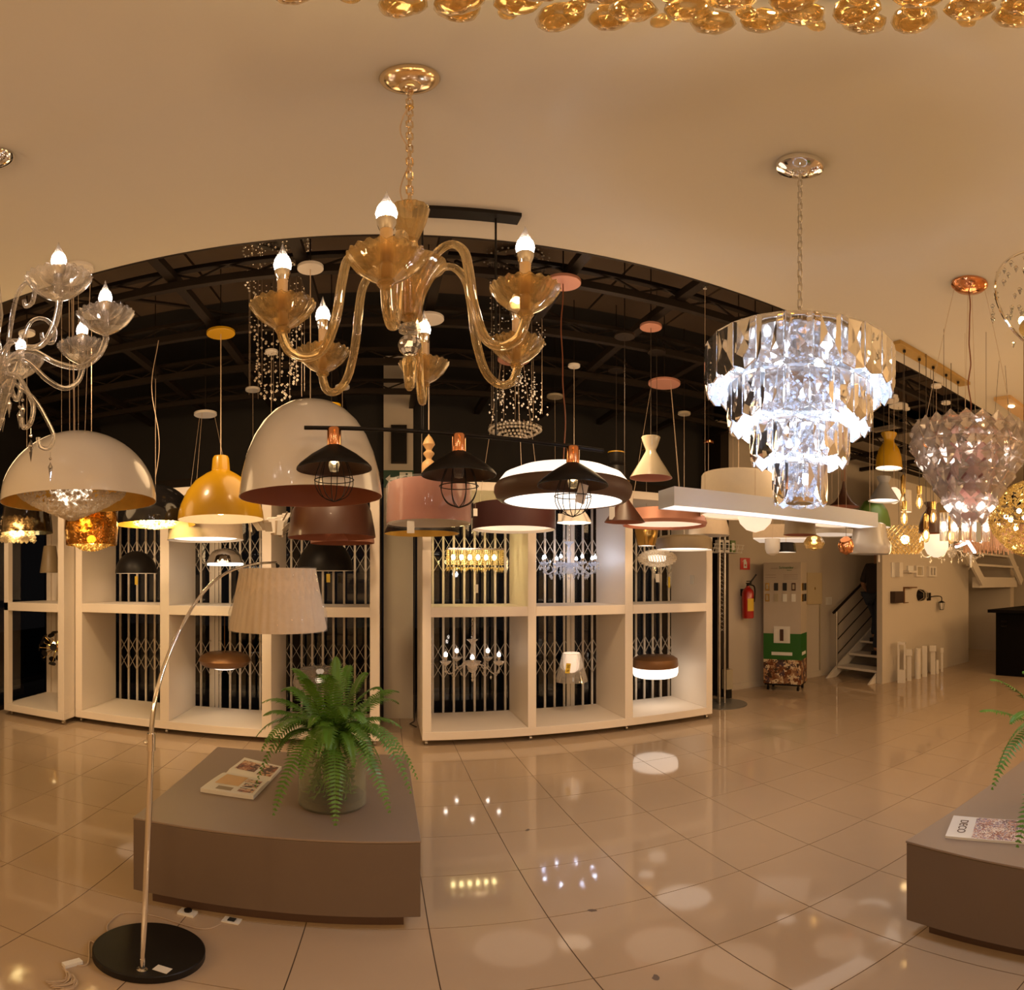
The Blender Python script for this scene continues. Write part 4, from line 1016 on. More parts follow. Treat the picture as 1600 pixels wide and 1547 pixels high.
# ================================================================== CHANDELIERS
def fluted_cup(r, h, base=.012, t=.004, fl=.03, nfl=16, seg=96, lip=1.0):
    return [(r * lip, h), (r * .97, h * .93), (r * .82, h * .62), (r * .55, h * .30), (r * .28, h * .10), (base, 0)], t, fl, nfl, seg
def cup_mesh(name, r, h, m, fl=.035, nfl=20, t=.004, base=.012):
    prof, *_ = fluted_cup(r, h, base)
    b = MB(); b.shell(prof[::-1], t, 80, 0, 0, flute=0)
    vs = []
    for (x, y, z) in b.v:
        a = math.atan2(y, x); f = 1 + fl * abs(math.cos(nfl / 2 * a)) * (z / h)
        vs.append((x * f, y * f, z + .004 * math.cos(nfl * a) * (z / h) ** 2))
    b.v = vs
    return b.mesh(name, m, True, 60)
def candle(parent, p, ch, m_sleeve, bulb='bulb', s=1.0):
    MB().solid([(.011 * s, 0), (.0115 * s, ch)], 16, p).build('candle_sleeve', m_sleeve, parent)
    q = (p[0], p[1], p[2] + ch)
    MB().solid([(.0125 * s, 0), (.017 * s, .018 * s), (.0175 * s, .03 * s)], 18, q).build('lamp_cup', 'chrome', parent)
    MB().solid([(.0165 * s, .03 * s), (.0195 * s, .047 * s), (.016 * s, .066 * s), (.008 * s, .085 * s), (.003 * s, .102 * s), (.001, .115 * s)], 16, q).build('bulb', 'glass_clear', parent)
    MB().solid([(.004 * s, .030 * s), (.012 * s, .038 * s), (.0145 * s, .05 * s), (.009 * s, .064 * s), (.002 * s, .074 * s)], 14, q).build('filament', bulb, parent)
def bez(pts, n=26):
    return smooth([Vector(p) for p in pts], max(2, n // len(pts)))
# --- A amber
r = 1.394
base = pr(640, r); base.z = 2.02
am = thing('amber_chandelier', 'amber glass six-arm chandelier with candle bulbs hanging on a chain', 'chandelier', base)
zz = lambda z: z - 2.02
MB().lathe([(1e-5, zz(3.40)), (.078, zz(3.40)), (.080, zz(3.392)), (.074, zz(3.375)), (.052, zz(3.355)), (.030, zz(3.348)), (.028, zz(3.335)), (.020, zz(3.322)), (.007, zz(3.318)), (1e-5, zz(3.318))], 48, (.0, 0, 0)).build('canopy', 'champagne', am)
links_chain(am, zz(3.32), zz(2.66), m='champagne', L=.042, w=.018, th=.0026)
wv = [Vector((.012 * math.sin(i * .9) - .012, .008 * math.cos(i * 1.1), zz(3.32 - .66 * i / 14))) for i in range(15)]
MB().tube(smooth(wv, 4), .0022, 6).build('power_cord', 'cable_clear', am)
MB().ball((0, 0, zz(3.20)), .012, 12, 8).build('cord_grip', 'brass', am)
A = 'glass_amber'
MB().shell([(.018, zz(2.52)), (.028, zz(2.55)), (.042, zz(2.60)), (.052, zz(2.66))], .004, 60, 0, 0, flute=.03, nfl=14).build('top_cup', A, am)
MB().shell([(.016, zz(2.23)), (.024, zz(2.27)), (.038, zz(2.33)), (.06, zz(2.38)), (.088, zz(2.425)), (.098, zz(2.43))][::1], .004, 60, 0, 0, flute=.015, nfl=12).build('centre_funnel', A, am)
MB().solid([(.012, zz(2.23)), (.016, zz(2.3)), (.02, zz(2.42)), (.022, zz(2.52)), (.014, zz(2.54))], 20).build('centre_column', A, am)
MB().solid([(.012, zz(2.195)), (.028, zz(2.202)), (.030, zz(2.21)), (.028, zz(2.218)), (.012, zz(2.228))], 24).build('ring_bead', 'glass_clear', am)
MB().lathe([(1e-5, zz(2.120)), (.014, zz(2.126)), (.027, zz(2.142)), (.031, zz(2.158)), (.027, zz(2.174)), (.014, zz(2.188)), (1e-5, zz(2.194))], 14).build('crystal_ball', 'crystal', am, False)
MB().solid([(.006, zz(2.02)), (.013, zz(2.03)), (.016, zz(2.07)), (.020, zz(2.105)), (.014, zz(2.12))], 20).build('finial', A, am)
cupm = cup_mesh('bobeche', .080, .075, A, .03, 22)
innc = cup_mesh('drip_cup', .038, .05, A, .03, 12, .003)
base_az = math.atan2(0 - 0, 1)
for k in range(6):
    # direction measured from the line towards the camera
    to_cam = math.atan2(-base.y, -base.x)
    a = to_cam + math.radians(-8 + 60 * k) * 1.0
    c, s_ = math.cos(a), math.sin(a)
    def L(rr_, z): return Vector((c * rr_, s_ * rr_, zz(z)))
    pts = bez([L(.018, 2.25), L(.035, 2.34), L(.075, 2.43), L(.125, 2.46), L(.165, 2.42), L(.182, 2.33), L(.195, 2.22), L(.225, 2.12), L(.27, 2.085), L(.312, 2.10), L(.33, 2.145), L(.33, 2.165)], 60)
    m_ = MB().tube(pts, [.0125] * len(pts), 14)
    m_.build('arm', A, am)
    tw = MB()
    P = L(.33, 2.165)
    link('bobeche', cupm, am, P); link('drip_cup', innc, am, P + Vector((0, 0, .045)))
    MB().solid([(.014, -.012), (.02, -.004), (.016, .006)], 16, P).build('arm_socket', A, am)
    candle(am, P + Vector((0, 0, .01)), .145, 'sleeve_amber' if 'sleeve_amber' in M else 'wood', 'bulb', 1.15)
# --- B clear chandelier at the left edge
r = 1.88; base = pr(-8, r); base.z = 2.05
cl = thing('crystal_chandelier', 'clear glass scroll-arm chandelier with candle bulbs, cut by the left frame edge', 'chandelier', base)
zz = lambda z: z - 2.05
G = 'glass_clear'
MB().lathe([(1e-5, zz(3.40)), (.070, zz(3.40)), (.072, zz(3.39)), (.06, zz(3.37)), (.03, zz(3.35)), (1e-5, zz(3.345))], 40).build('canopy', 'chrome', cl)
links_chain(cl, zz(3.35), zz(2.86), m='chrome')
MB().solid([(.006, zz(2.02)), (.02, zz(2.05)), (.05, zz(2.16)), (.075, zz(2.24)), (.06, zz(2.26)), (.02, zz(2.27))], 40, flute=.06, nfl=12).build('body_cone', G, cl)
MB().solid([(.02, zz(2.27)), (.028, zz(2.33)), (.018, zz(2.42)), (.03, zz(2.52)), (.018, zz(2.66)), (.01, zz(2.86))], 30).build('centre_column', G, cl)
cupm = cup_mesh('bobeche', .095, .085, G, .06, 24); innc = cup_mesh('drip_cup', .056, .045, G, .06, 18, .003)
drop = MB().octa((0, 0, 0), .010, .055, n=6, up=.022).ball((0, 0, .034), .006, 8, 5).tube([(0, 0, .04), (0, 0, .06)], .0012, 4).mesh('drop', 'crystal', False)
for k in range(8):
    a = math.radians(-20 + 45 * k); c, s_ = math.cos(a), math.sin(a)
    up = .13 if k % 2 else 0
    def L(rr_, z): return Vector((c * rr_, s_ * rr_, zz(z)))
    pts = bez([L(.02, 2.26), L(.06, 2.33), L(.13, 2.35), L(.22, 2.29), L(.30, 2.27), L(.36, 2.31), L(.385, 2.37), L(.385, 2.40)], 48)
    MB().tube(pts, .0105, 12).build('arm', G, cl)
    P = L(.385, 2.40)
    link('bobeche', cupm, cl, P); link('drip_cup', innc, cl, P + Vector((0, 0, .06)))
    candle(cl, P + Vector((0, 0, .03)), .07, G, 'bulb', 1.2)
    if k % 2 == 0:
        sc = [L(.04, 2.27)] + [L(.16 + .0 * i, 2.40) for i in ()]
        pts = bez([L(.03, 2.22), L(.08, 2.30), L(.11, 2.42), L(.15, 2.53), L(.21, 2.56), L(.255, 2.52), L(.245, 2.46), L(.205, 2.46), L(.195, 2.49)], 54)
        MB().tube(pts, .008, 10).build('scroll', G, cl)
        pts = bez([L(.03, 2.30), L(.09, 2.24), L(.16, 2.20), L(.22, 2.12), L(.25, 2.06), L(.23, 2.01), L(.19, 2.01), L(.18, 2.045)], 48)
        MB().tube(pts, .008, 10).build('scroll', G, cl)
        link('drop', drop, cl, L(.235, 1.935))
    link('drop', drop, cl, L(.10, 2.12))
# --- C tiered LED crystal chandelier
r = 1.933; base = pr(1250, r); base.z = 1.775
tc_ = thing('tiered_chandelier', 'round four-tier chandelier of clear crystal plates with cold white LEDs', 'chandelier', base)
zz = lambda z: z - 1.775
MB().lathe([(1e-5, zz(3.40)), (.088, zz(3.40)), (.090, zz(3.392)), (.084, zz(3.372)), (.055, zz(3.355)), (.03, zz(3.35)), (.026, zz(3.335)), (.01, zz(3.328)), (1e-5, zz(3.328))], 48).build('canopy', 'chrome', tc_)
links_chain(tc_, zz(3.328), zz(2.40), m='satin_steel', L=.045, w=.016, th=.0024)
tiers = [(.330, 2.385, 2.195, 24), (.250, 2.225, 2.055, 20), (.168, 2.065, 1.925, 14), (.087, 1.935, 1.775, 9)]
rnd = random.Random(21)
for ti_, (R, zt, zb_, n) in enumerate(tiers):
    MB().lathe([(R - .012, zz(zt) - .004), (R - .004, zz(zt) - .004), (R - .004, zz(zt) + .002), (R - .012, zz(zt) + .002)], 64, close=True).build('ring', 'chrome', tc_)
    MB().lathe([(.02, zz(zt) - .012), (R - .03, zz(zt) - .012), (R - .03, zz(zt) - .006), (.02, zz(zt) - .006)], 48, close=True).build('tier_plate', 'chrome', tc_)
    wdt = 2 * (R) * math.tan(PI / n) * .97; h = zt - zb_
    ms = []
    for v in range(3):
        b = MB(); t = .012; hw = wdt / 2
        # faceted plate: chamfered front, pointed or stepped lower end, sloped facets
        dz = (.018, .028, .012)[v] * (1 if ti_ < 3 else .6)
        outl = [(-hw, 0), (hw, 0), (hw, -h + dz), (hw * .15 * (v - 1), -h), (-hw, -h + dz * (1.2 if v != 1 else .8))]
        inn = [(-hw * .55, -.012), (hw * .62, -.012), (hw * .5, -h * .62), (hw * .1 * (v - 1), -h * .80), (-hw * .62, -h * .7)]
        vs = [(x, 0, z) for x, z in outl] + [(x, -t * .45, z) for x, z in outl] + [(x, -t, z) for x, z in inn] + [(hw * .3 * (v - 1), -t * .55, -h * .4)]
        fs = [(0, 4, 3, 2, 1)]
        for i in range(5):
            j = (i + 1) % 5
            fs += [(i, j, j + 5, i + 5), (i + 5, j + 5, j + 10), (i + 5, j + 10, i + 10), (i + 10, j + 10, 15)]
        ms.append(b.add(vs, fs).mesh('crystal_plate', 'crystal', False))
    for k in range(n):
        a = 2 * PI * k / n + ti_ * .13
        link('crystal_plate', ms[(k + ti_) % 3], tc_, (R * math.sin(a), -R * math.cos(a), zz(zt)), (.0, 0, a))
    # beads of cut glass behind the plates
    bead_cluster(tc_, (0, 0, 0), lambda u, a, R=R, zt=zt, zb_=zb_: (R - .022, zz(zb_) + .012 + (zt - zb_ - .03) * u), int(n * 16), .0065, 'crystal_cool', name='cut_beads', seed=30 + ti_, nn=5)
    m = [10, 9, 6, 1][ti_]
    for k in range(m):
        a = 2 * PI * k / m + .5; rr_ = (R - .06) if ti_ < 3 else 0
        MB().solid([(.004, -.028), (.013, -.024), (.015, 0), (.010, .012)], 12, (rr_ * math.cos(a), rr_ * math.sin(a), zz(zt) - .075 if ti_ < 3 else zz(zt) - .05)).build('led_lamp', 'led_cold', tc_)
MB().lathe([(1e-5, zz(1.785)), (.05, zz(1.785)), (.055, zz(1.80)), (1e-5, zz(1.80))], 24).build('bottom_plate', 'chrome', tc_)
lamp_light(base.x, base.y, 1.66, 5, (.72, .82, 1), .06, 'tiered_chandelier_light')
# --- small chandeliers in the cabinet
def small_chandelier(label, x, y, z, R, n, m, bulb, s, chain_top, drops=2, bowl=.085, extra=False, rz=.3):
    t = thing('crystal_chandelier', label, 'chandelier', (x, y, z), rz)
    MB().solid([(.004, .0), (.03, .012), (.045, .04), (.05, .06), (.03, .075)], 28, flute=.08, nfl=10).build('body_bowl', m, t)
    MB().shell([(bowl * .3, .075), (bowl * .7, .09), (bowl, .115)], .003, 50, 0, 0, flute=.06, nfl=14).build('centre_dish', m, t)
    MB().solid([(.012, .075), (.02, .13), (.012, .17), (.028, .21), (.016, .25), (.010, .29)], 20).build('centre_column', m, t)
    MB().shell([(.012, .28), (.022, .30), (.05, .33)], .003, 50, 0, 0, flute=.12, nfl=8).build('top_crown', m, t)
    cm = cup_mesh('bobeche', .045 * s, .035 * s, m, .06, 14, .003, .008)
    dm = MB().octa((0, 0, 0), .013, .026, n=6, up=.014).tube([(0, 0, .012), (0, 0, .035)], .0015, 4).mesh('drop', m if extra else 'crystal_bead', False)
    for k in range(n):
        a = 2 * PI * k / n; c, s_ = math.cos(a), math.sin(a)
        L = lambda q, zq: Vector((c * q, s_ * q, zq))
        MB().tube(bez([L(.02, .06), L(R * .25, .085), L(R * .5, .07), L(R * .7, .02), L(R * .88, .005), L(R, .05), L(R, .085)], 30), .006, 8).build('arm', m, t)
        link('bobeche', cm, t, L(R, .085))
        candle(t, L(R, .09), .045 * s, m, bulb, .85 * s)
        link('drop', dm, t, L(R * .7, -.03)); link('drop', dm, t, L(R, .03)) if drops > 1 else None
        if extra:
            for j in range(3): link('drop', dm, t, L(R * (.35 + .2 * j), .03 - .02 * j))
            for j in range(8):
                b_ = j / 6 * 2 * PI; link('drop', dm, t, L(R, .075) + Vector((.045 * math.cos(b_), .045 * math.sin(b_), -.01)), None)
    link('drop', dm, t, (0, 0, -.035))
    if chain_top:
        MB().lathe([(.05, chain_top - z - .001), (.045, chain_top - z - .02), (.01, chain_top - z - .03), (1e-5, chain_top - z - .03)], 24).build('canopy', 'white_enamel', t)
        links_chain(t, chain_top - z - .03, .33, m='chrome', L=.03, w=.012, th=.0018)
    return t
small_chandelier('clear glass five-arm chandelier in the lower left compartment of the right cabinet', py_(738, 5.1, 0).x, 5.1, .62, .265, 5, 'glass_bright', 'bulb_small' if 'bulb_small' in M else 'bulb', 1.15, 1.19, rz=-1.734)
small_chandelier('cold white crystal chandelier with many drops in the blue-lit middle compartment', py_(889, 5.1, 0).x, 5.1, 1.58, .27, 8, 'crystal_cool' if 'crystal_cool' in M else 'crystal', 'bulb_cold', .9, 2.33, extra=True, rz=.15)
# --- pink cut-plate chandelier
r = 3.06; base = pr(1515, r); base.z = zr(812, r)
pc = thing('cut_glass_chandelier', 'big pink-tinted chandelier of pyramid-cut glass plates on a copper canopy', 'chandelier', base)
Z0 = base.z
pm = MB(); q = .052
pm.add([(-q, 0, q), (q, 0, q), (q, 0, -q), (-q, 0, -q), (0, -.046, .004), (0, .008, 0)], [(0, 4, 1), (1, 4, 2), (2, 4, 3), (3, 4, 0), (0, 1, 5), (1, 2, 5), (2, 3, 5), (3, 0, 5)])
pmm = pm.mesh('cut_plate', 'glass_rose', False)
for i, (R, z) in enumerate([(.30, .50), (.305, .42), (.27, .34), (.225, .26), (.17, .18), (.125, .10), (.085, .03)]):
    n = max(6, round(2 * PI * R / .086))
    for k in range(n):
        a = 2 * PI * (k + .5 * (i % 2)) / n
        link('cut_plate', pmm, pc, (R * math.sin(a), -R * math.cos(a), z), (.25 if i else 0, PI / 4, a))
MB().lathe([(.28, .46), (.285, .46), (.285, .475), (.28, .475)], 48, close=True).build('frame_ring', 'copper', pc)
MB().solid([(.01, .02), (.05, .05), (.11, .18), (.16, .32), (.17, .42)], 24).build('inner_reflector', 'rose_inner', pc)
for k in range(6):
    a = k * PI / 3
    MB().ball((.12 * math.cos(a), .12 * math.sin(a), .07 + .0 * k), .02, 10, 8).build('bulb', 'bulb_small' if 'bulb_small' in M else 'bulb', pc)
for k in range(6):
    a = k * PI / 3 + .5
    MB().ball((.235 * math.cos(a), .235 * math.sin(a), .38), .018, 10, 8).build('bulb', 'bulb_small' if 'bulb_small' in M else 'bulb', pc)
MB().lathe([(1e-5, 3.40 - Z0), (.105, 3.40 - Z0), (.105, 3.385 - Z0), (.085, 3.36 - Z0), (.03, 3.345 - Z0), (1e-5, 3.345 - Z0)], 48).build('canopy', 'copper', pc)
for k in range(4):
    a = k * PI / 2 + .6
    MB().tube([(.085 * math.cos(a), .085 * math.sin(a), 3.37 - Z0), (.27 * math.cos(a), .27 * math.sin(a), .47)], .0015, 5).build('wire', 'cable_clear', pc)
wv = [Vector((.008 * math.sin(i * 1.7), .006 * math.cos(i * 1.3), 3.345 - Z0 - (3.345 - Z0 - .42) * i / 16)) for i in range(17)]
MB().tube(smooth(wv, 3), .004, 6).build('power_cord', 'cable_brown', pc)
# --- gold beaded globe chandelier at the right edge
base = pr(1600, 3.6); base.z = zr(868, 3.6)
gd = thing('gold_chandelier', 'gold crystal chandelier of dense beads, cut by the right edge above the counter', 'chandelier', base)
bead_cluster(gd, (0, 0, 0), lambda u, a: (.235 * math.sin(PI * u) ** .7, .50 * u), 1700, .0105, 'sparkle_gold', seed=41)
for k in range(6): MB().ball((.09 * math.cos(k * 1.05), .09 * math.sin(k * 1.05), .14 + .05 * k), .016, 10, 8).build('bulb', 'led_gold', gd)
MB().tube([(0, 0, .48), (0, 0, 3.4 - base.z)], .003, 5).build('cord', 'cable_dark', gd)
# --- fringe lamp
base = pr(1566, 4.4); base.z = zr(866, 4.4)
fg = thing('fringe_chandelier', 'wide dark ring lamp with a copper bead fringe and small globe bulbs', 'chandelier', base)
MB().lathe([(.30, .22), (.325, .22), (.325, .25), (.30, .25)], 48, close=True).build('ring', 'brown_metal', fg)
b = MB()
for k in range(150):
    a = 2 * PI * k / 150; L_ = .19 + .02 * math.sin(k * 2.3)
    b.tube([(.315 * math.cos(a), .315 * math.sin(a), .22), (.317 * math.cos(a), .317 * math.sin(a), .22 - L_)], .0045, 4)
o = b.build('bead_fringe', 'fringe_copper' if 'fringe_copper' in M else 'copper', fg, False); o['kind'] = 'stuff'
for k in range(12):
    a = 2 * PI * k / 12; MB().ball((.29 * math.cos(a), .29 * math.sin(a), .275), .018, 10, 7).build('bulb', 'bulb_small' if 'bulb_small' in M else 'bulb', fg)
MB().tube([(-.29, 0, .23), (0, 0, 3.78 - base.z), (.29, 0, .23)], .002, 5).build('wire', 'cable_dark', fg)
# --- LED cross
base = pr(1508, 3.8); base.z = zr(853, 3.8)
xl = thing('led_cross_lamp', 'crossed white LED bar lamp below the pink cut-glass chandelier', 'pendant lamp', base, .0)
for (a, b_) in (((-.13, 0, -.015), (.10, .02, .035)), ((-.02, -.03, .03), (.15, .0, -.04))):
    a = Vector(a); b_ = Vector(b_); d = (b_ - a)
    MB().bar(a, b_, .018, .012).build('led_tube', 'led_bar', xl, False)
    MB().bar(a + Vector((0, 0, .014)), b_ + Vector((0, 0, .014)), .024, .012).build('tube_housing', 'rose_copper', xl, False)
MB().tube([(0, 0, .03), (0, 0, 3.4 - base.z)], .0012, 5).build('cord', 'cable_clear', xl)
price_tag(xl, .09, 0, -.06, .03, .09, string=.04)
gt = thing('hanging_card', 'large grey-blue card hanging under the pink cut-glass chandelier', 'tag', pr(1529, 3.0, 832))
MB().box(-.03, .03, -.001, .001, -.055, .055).build('card', 'card_blue' if 'card_blue' in M else 'paper', gt, False)
MB().tube([(0, 0, .055), (.0, .0, .16)], .0008, 4).build('tag_string', 'cable_clear', gt)
# --- glass arm chandelier and gold basket behind the bells
bk = thing('basket_pendant', 'gold twisted-glass basket pendant behind the dark bell', 'pendant lamp', pr(1414, 5.4, 868))
b = MB()
for k in range(22):
    for d in (1, -1):
        pts = []
        for i in range(8):
            u = i / 7; a = 2 * PI * k / 22 + d * u * 1.1; R_ = .06 + .165 * math.sin(PI * (.15 + u * .6)); pts.append((R_ * math.cos(a), R_ * math.sin(a), .02 + .27 * u))
        b.tube(pts, .0065, 5)
o = b.build('glass_ropes', 'sparkle_gold', bk); o['kind'] = 'stuff'
MB().ball((0, 0, .16), .045, 12, 8).build('bulb', 'bulb_warm', bk)
MB().tube([(0, 0, .28), (0, 0, 3.76 - bk.location.z)], .003, 5).build('cord', 'cable_dark', bk)
small_chandelier('pale gold glass arm chandelier behind the LED bars and the opal globe', pr(1487, 5.9).x, pr(1487, 5.9).y, zr(872, 5.9), .36, 8, 'glass_clear', 'bulb_small' if 'bulb_small' in M else 'bulb', 1.2, None, rz=.2)
MB().tube([(0, 0, .33), (0, 0, (4.125 if pr(1487, 5.9).x < 6.2 else 3.78) - zr(872, 5.9))], .003, 5).build('cord', 'cable_dark', bpy.data.objects['crystal_chandelier.003'] if 'crystal_chandelier.003' in bpy.data.objects else None)
# --- crystal ring globe at the right edge, near
base = pr(1655, 2.0); base.z = zr(560, 2.0)
rg = thing('crystal_ring_chandelier', 'round chrome ring chandelier with hanging crystal drops, cut by the right edge', 'chandelier', base)
R = .262
for (rot, nm) in ((0, 'ring'), (1, 'ring')):
    pts = [Vector((R * math.cos(t_), 0, .26 + R * math.sin(t_))) for t_ in [2 * PI * i / 48 for i in range(49)]]
    o = MB().tube(pts, .006, 8, 0, False).build('ring', 'chrome', rg); o.rotation_euler = (0, 0, -.7 + rot * 1.2)
rnd = random.Random(77)
dm = MB().octa((0, 0, 0), .009, .026, n=6, up=.012).mesh('drop', 'crystal', False)
for i in range(150):
    a = rnd.random() * 2 * PI; u = rnd.random(); zq = (u ** .8) * .45; q = math.sqrt(max(0.0, R * R - (zq - .26) ** 2)) * (.98 if i % 3 else rnd.uniform(.4, .9))
    link('drop', dm, rg, (q * math.cos(a), q * math.sin(a), zq))
for k in range(6):
    a = k * PI / 3; MB().ball((.14 * math.cos(a), .14 * math.sin(a), .16), .013, 10, 8, sz=1.5).build('bulb', 'led_gold', rg)
MB().lathe([(.13, .13), (.15, .13), (.15, .14), (.13, .14)], 32, close=True).build('lamp_ring', 'chrome', rg)
MB().tube([(0, 0, .52), (0, 0, 3.4 - base.z)], .002, 5).build('wire', 'chrome', rg)
# --- large amber glass chandelier overhead, just cut by the top edge
ov = thing('overhead_chandelier', 'large ceiling chandelier of amber glass pieces cut by the top of the frame', 'chandelier', (.17, .183, 3.02))
MB().lathe([(.45, .32), (.72, .32), (.72, .38), (.45, .38)], 64, close=True).build('frame', 'brass', ov)
lm = MB()
prof = [(.004, -.085), (.024, -.07), (.038, -.035), (.042, 0), (.036, .03), (.030, .045)]
lm.shell(prof[::-1], .004, 20, 0, 0, flute=.05, nfl=6)
lmm = lm.mesh('glass_piece', 'glass_amber')
lm2 = MB().solid([(.003, -.06), (.014, -.05), (.02, -.02), (.016, .02), (.006, .04)], 12).mesh('glass_drop', 'glass_amber')
for row, (R, z, n) in enumerate([(.73, .165, 50), (.67, .13, 44), (.60, .11, 38)]):
    for k in range(n):
        a = 2 * PI * k / n + row * .07
        if not (-.55 < a % (2 * PI) < 2.3 or a % (2 * PI) > 5.7): continue
        RR = R; zq = z + .012 * math.sin(k * 2.1)
        link('glass_piece' if k % 3 else 'glass_drop', lmm if k % 3 else lm2, ov, (RR * math.cos(a), RR * math.sin(a), zq), (.2 * math.sin(k), .2 * math.cos(k * 1.7), k))
for k in range(14):
    a = -.3 + 2.4 * k / 13; MB().ball((.66 * math.cos(a), .66 * math.sin(a), .24), .018, 10, 8).build('bulb', 'bulb_warm', ov)
# --- strand chandeliers of beads in the dark bay
def strands(label, px, r, segs, ztop=3.95, bead=.006):
    b0 = pr(px, r); zb = min(s[3] for s in segs); b0.z = zb
    t = thing('bead_chandelier', label, 'chandelier', b0)
    b = MB(); rnd = random.Random(int(px))
    for (ra, rb_, z1, z0, n, k) in segs:
        for i in range(n):
            a = 2 * PI * i / n * k + rnd.random() * .1; q = ra + (rb_ - ra) * ((i * .618) % 1)
            m = max(1, int((z1 - z0) / .045))
            for j in range(m):
                zq = z1 - (z1 - z0) * j / m
                b.octa((q * math.cos(a), q * math.sin(a), zq - zb), bead, bead, n=5)
            b.octa((q * math.cos(a), q * math.sin(a), z0 - zb), bead * 1.5, bead * 2, n=6)
    o = b.build('bead_strands', 'strand_bead' if 'strand_bead' in M else 'crystal_bead', t, False); o['kind'] = 'stuff'
    w_ = MB()
    for i in range(10):
        a = 2 * PI * i / 10; w_.tube([(segs[0][0] * .9 * math.cos(a), segs[0][0] * .9 * math.sin(a), ztop - zb), (segs[0][0] * .9 * math.cos(a), segs[0][0] * .9 * math.sin(a), .02)], .0008, 3)
    w_.build('threads', 'cable_clear', t, False)
    MB().lathe([(1e-5, ztop - zb), (.2, ztop - zb), (.2, ztop + .05 - zb), (1e-5, ztop + .05 - zb)], 32).build('canopy', 'chrome', t)
    MB().tube([(0, 0, ztop - zb), (0, 0, 4.13 - zb)], .008, 6).build('stem', 'steel_dark', t)
    return t
r = 3.25
Zs = lambda y: zr(y, r)
strands('long spiral bead-strand chandelier in the dark bay left of the amber chandelier', 432, r,
        [(.19, .22, Zs(368), Zs(388), 34, 1), (.10, .20, Zs(388), Zs(402), 30, 1), (.17, .19, Zs(428), Zs(446), 30, 1), (.12, .18, Zs(505), Zs(520), 26, 1), (.08, .14, Zs(530), Zs(545), 18, 1), (.10, .14, Zs(562), Zs(570), 18, 1),
         (.11, .14, Zs(578), Zs(592), 22, 1), (.06, .10, Zs(606), Zs(618), 14, 1)])
r = 3.7
strands('square bead-strand chandelier falling in tiers behind the right arms of the amber chandelier', 808, r,
        [(.20, .24, Zs(374), Zs(410), 30, 1), (.05, .22, Zs(376), Zs(400), 24, 1), (.16, .2, Zs(430), Zs(438), 14, 1), (.14, .2, Zs(470), Zs(486), 22, 1), (.16, .2, Zs(518), Zs(540), 26, 1), (.02, .12, Zs(582), Zs(596), 22, 1), (.10, .18, Zs(600), Zs(622), 26, 1),
         (.14, .21, Zs(636), Zs(648), 22, 1)])
tr = thing('crystal_tray_chandelier', 'flat tray of hanging crystal balls above the black pendant bar', 'chandelier', pr(805, 4.9, 686))
b = MB(); zt_ = .09
for j, R in enumerate((.05, .10, .15, .20, .235)):
    n = int(2 * PI * R / .035)
    for k in range(n):
        a = 2 * PI * k / n; b.ball((R * math.cos(a), R * math.sin(a), .012 + .075 * (R / .235) ** 2), .013, 7, 5)
o = b.build('crystal_balls', 'strand_bead' if 'strand_bead' in M else 'crystal_bead', tr); o['kind'] = 'stuff'
MB().lathe([(1e-5, .105), (.25, .105), (.25, .115), (1e-5, .115)], 40).build('tray', 'chrome', tr)
MB().tube([(0, 0, .11), (0, 0, 4.125 - tr.location.z)], .002, 5).build('wire', 'cable_clear', tr)
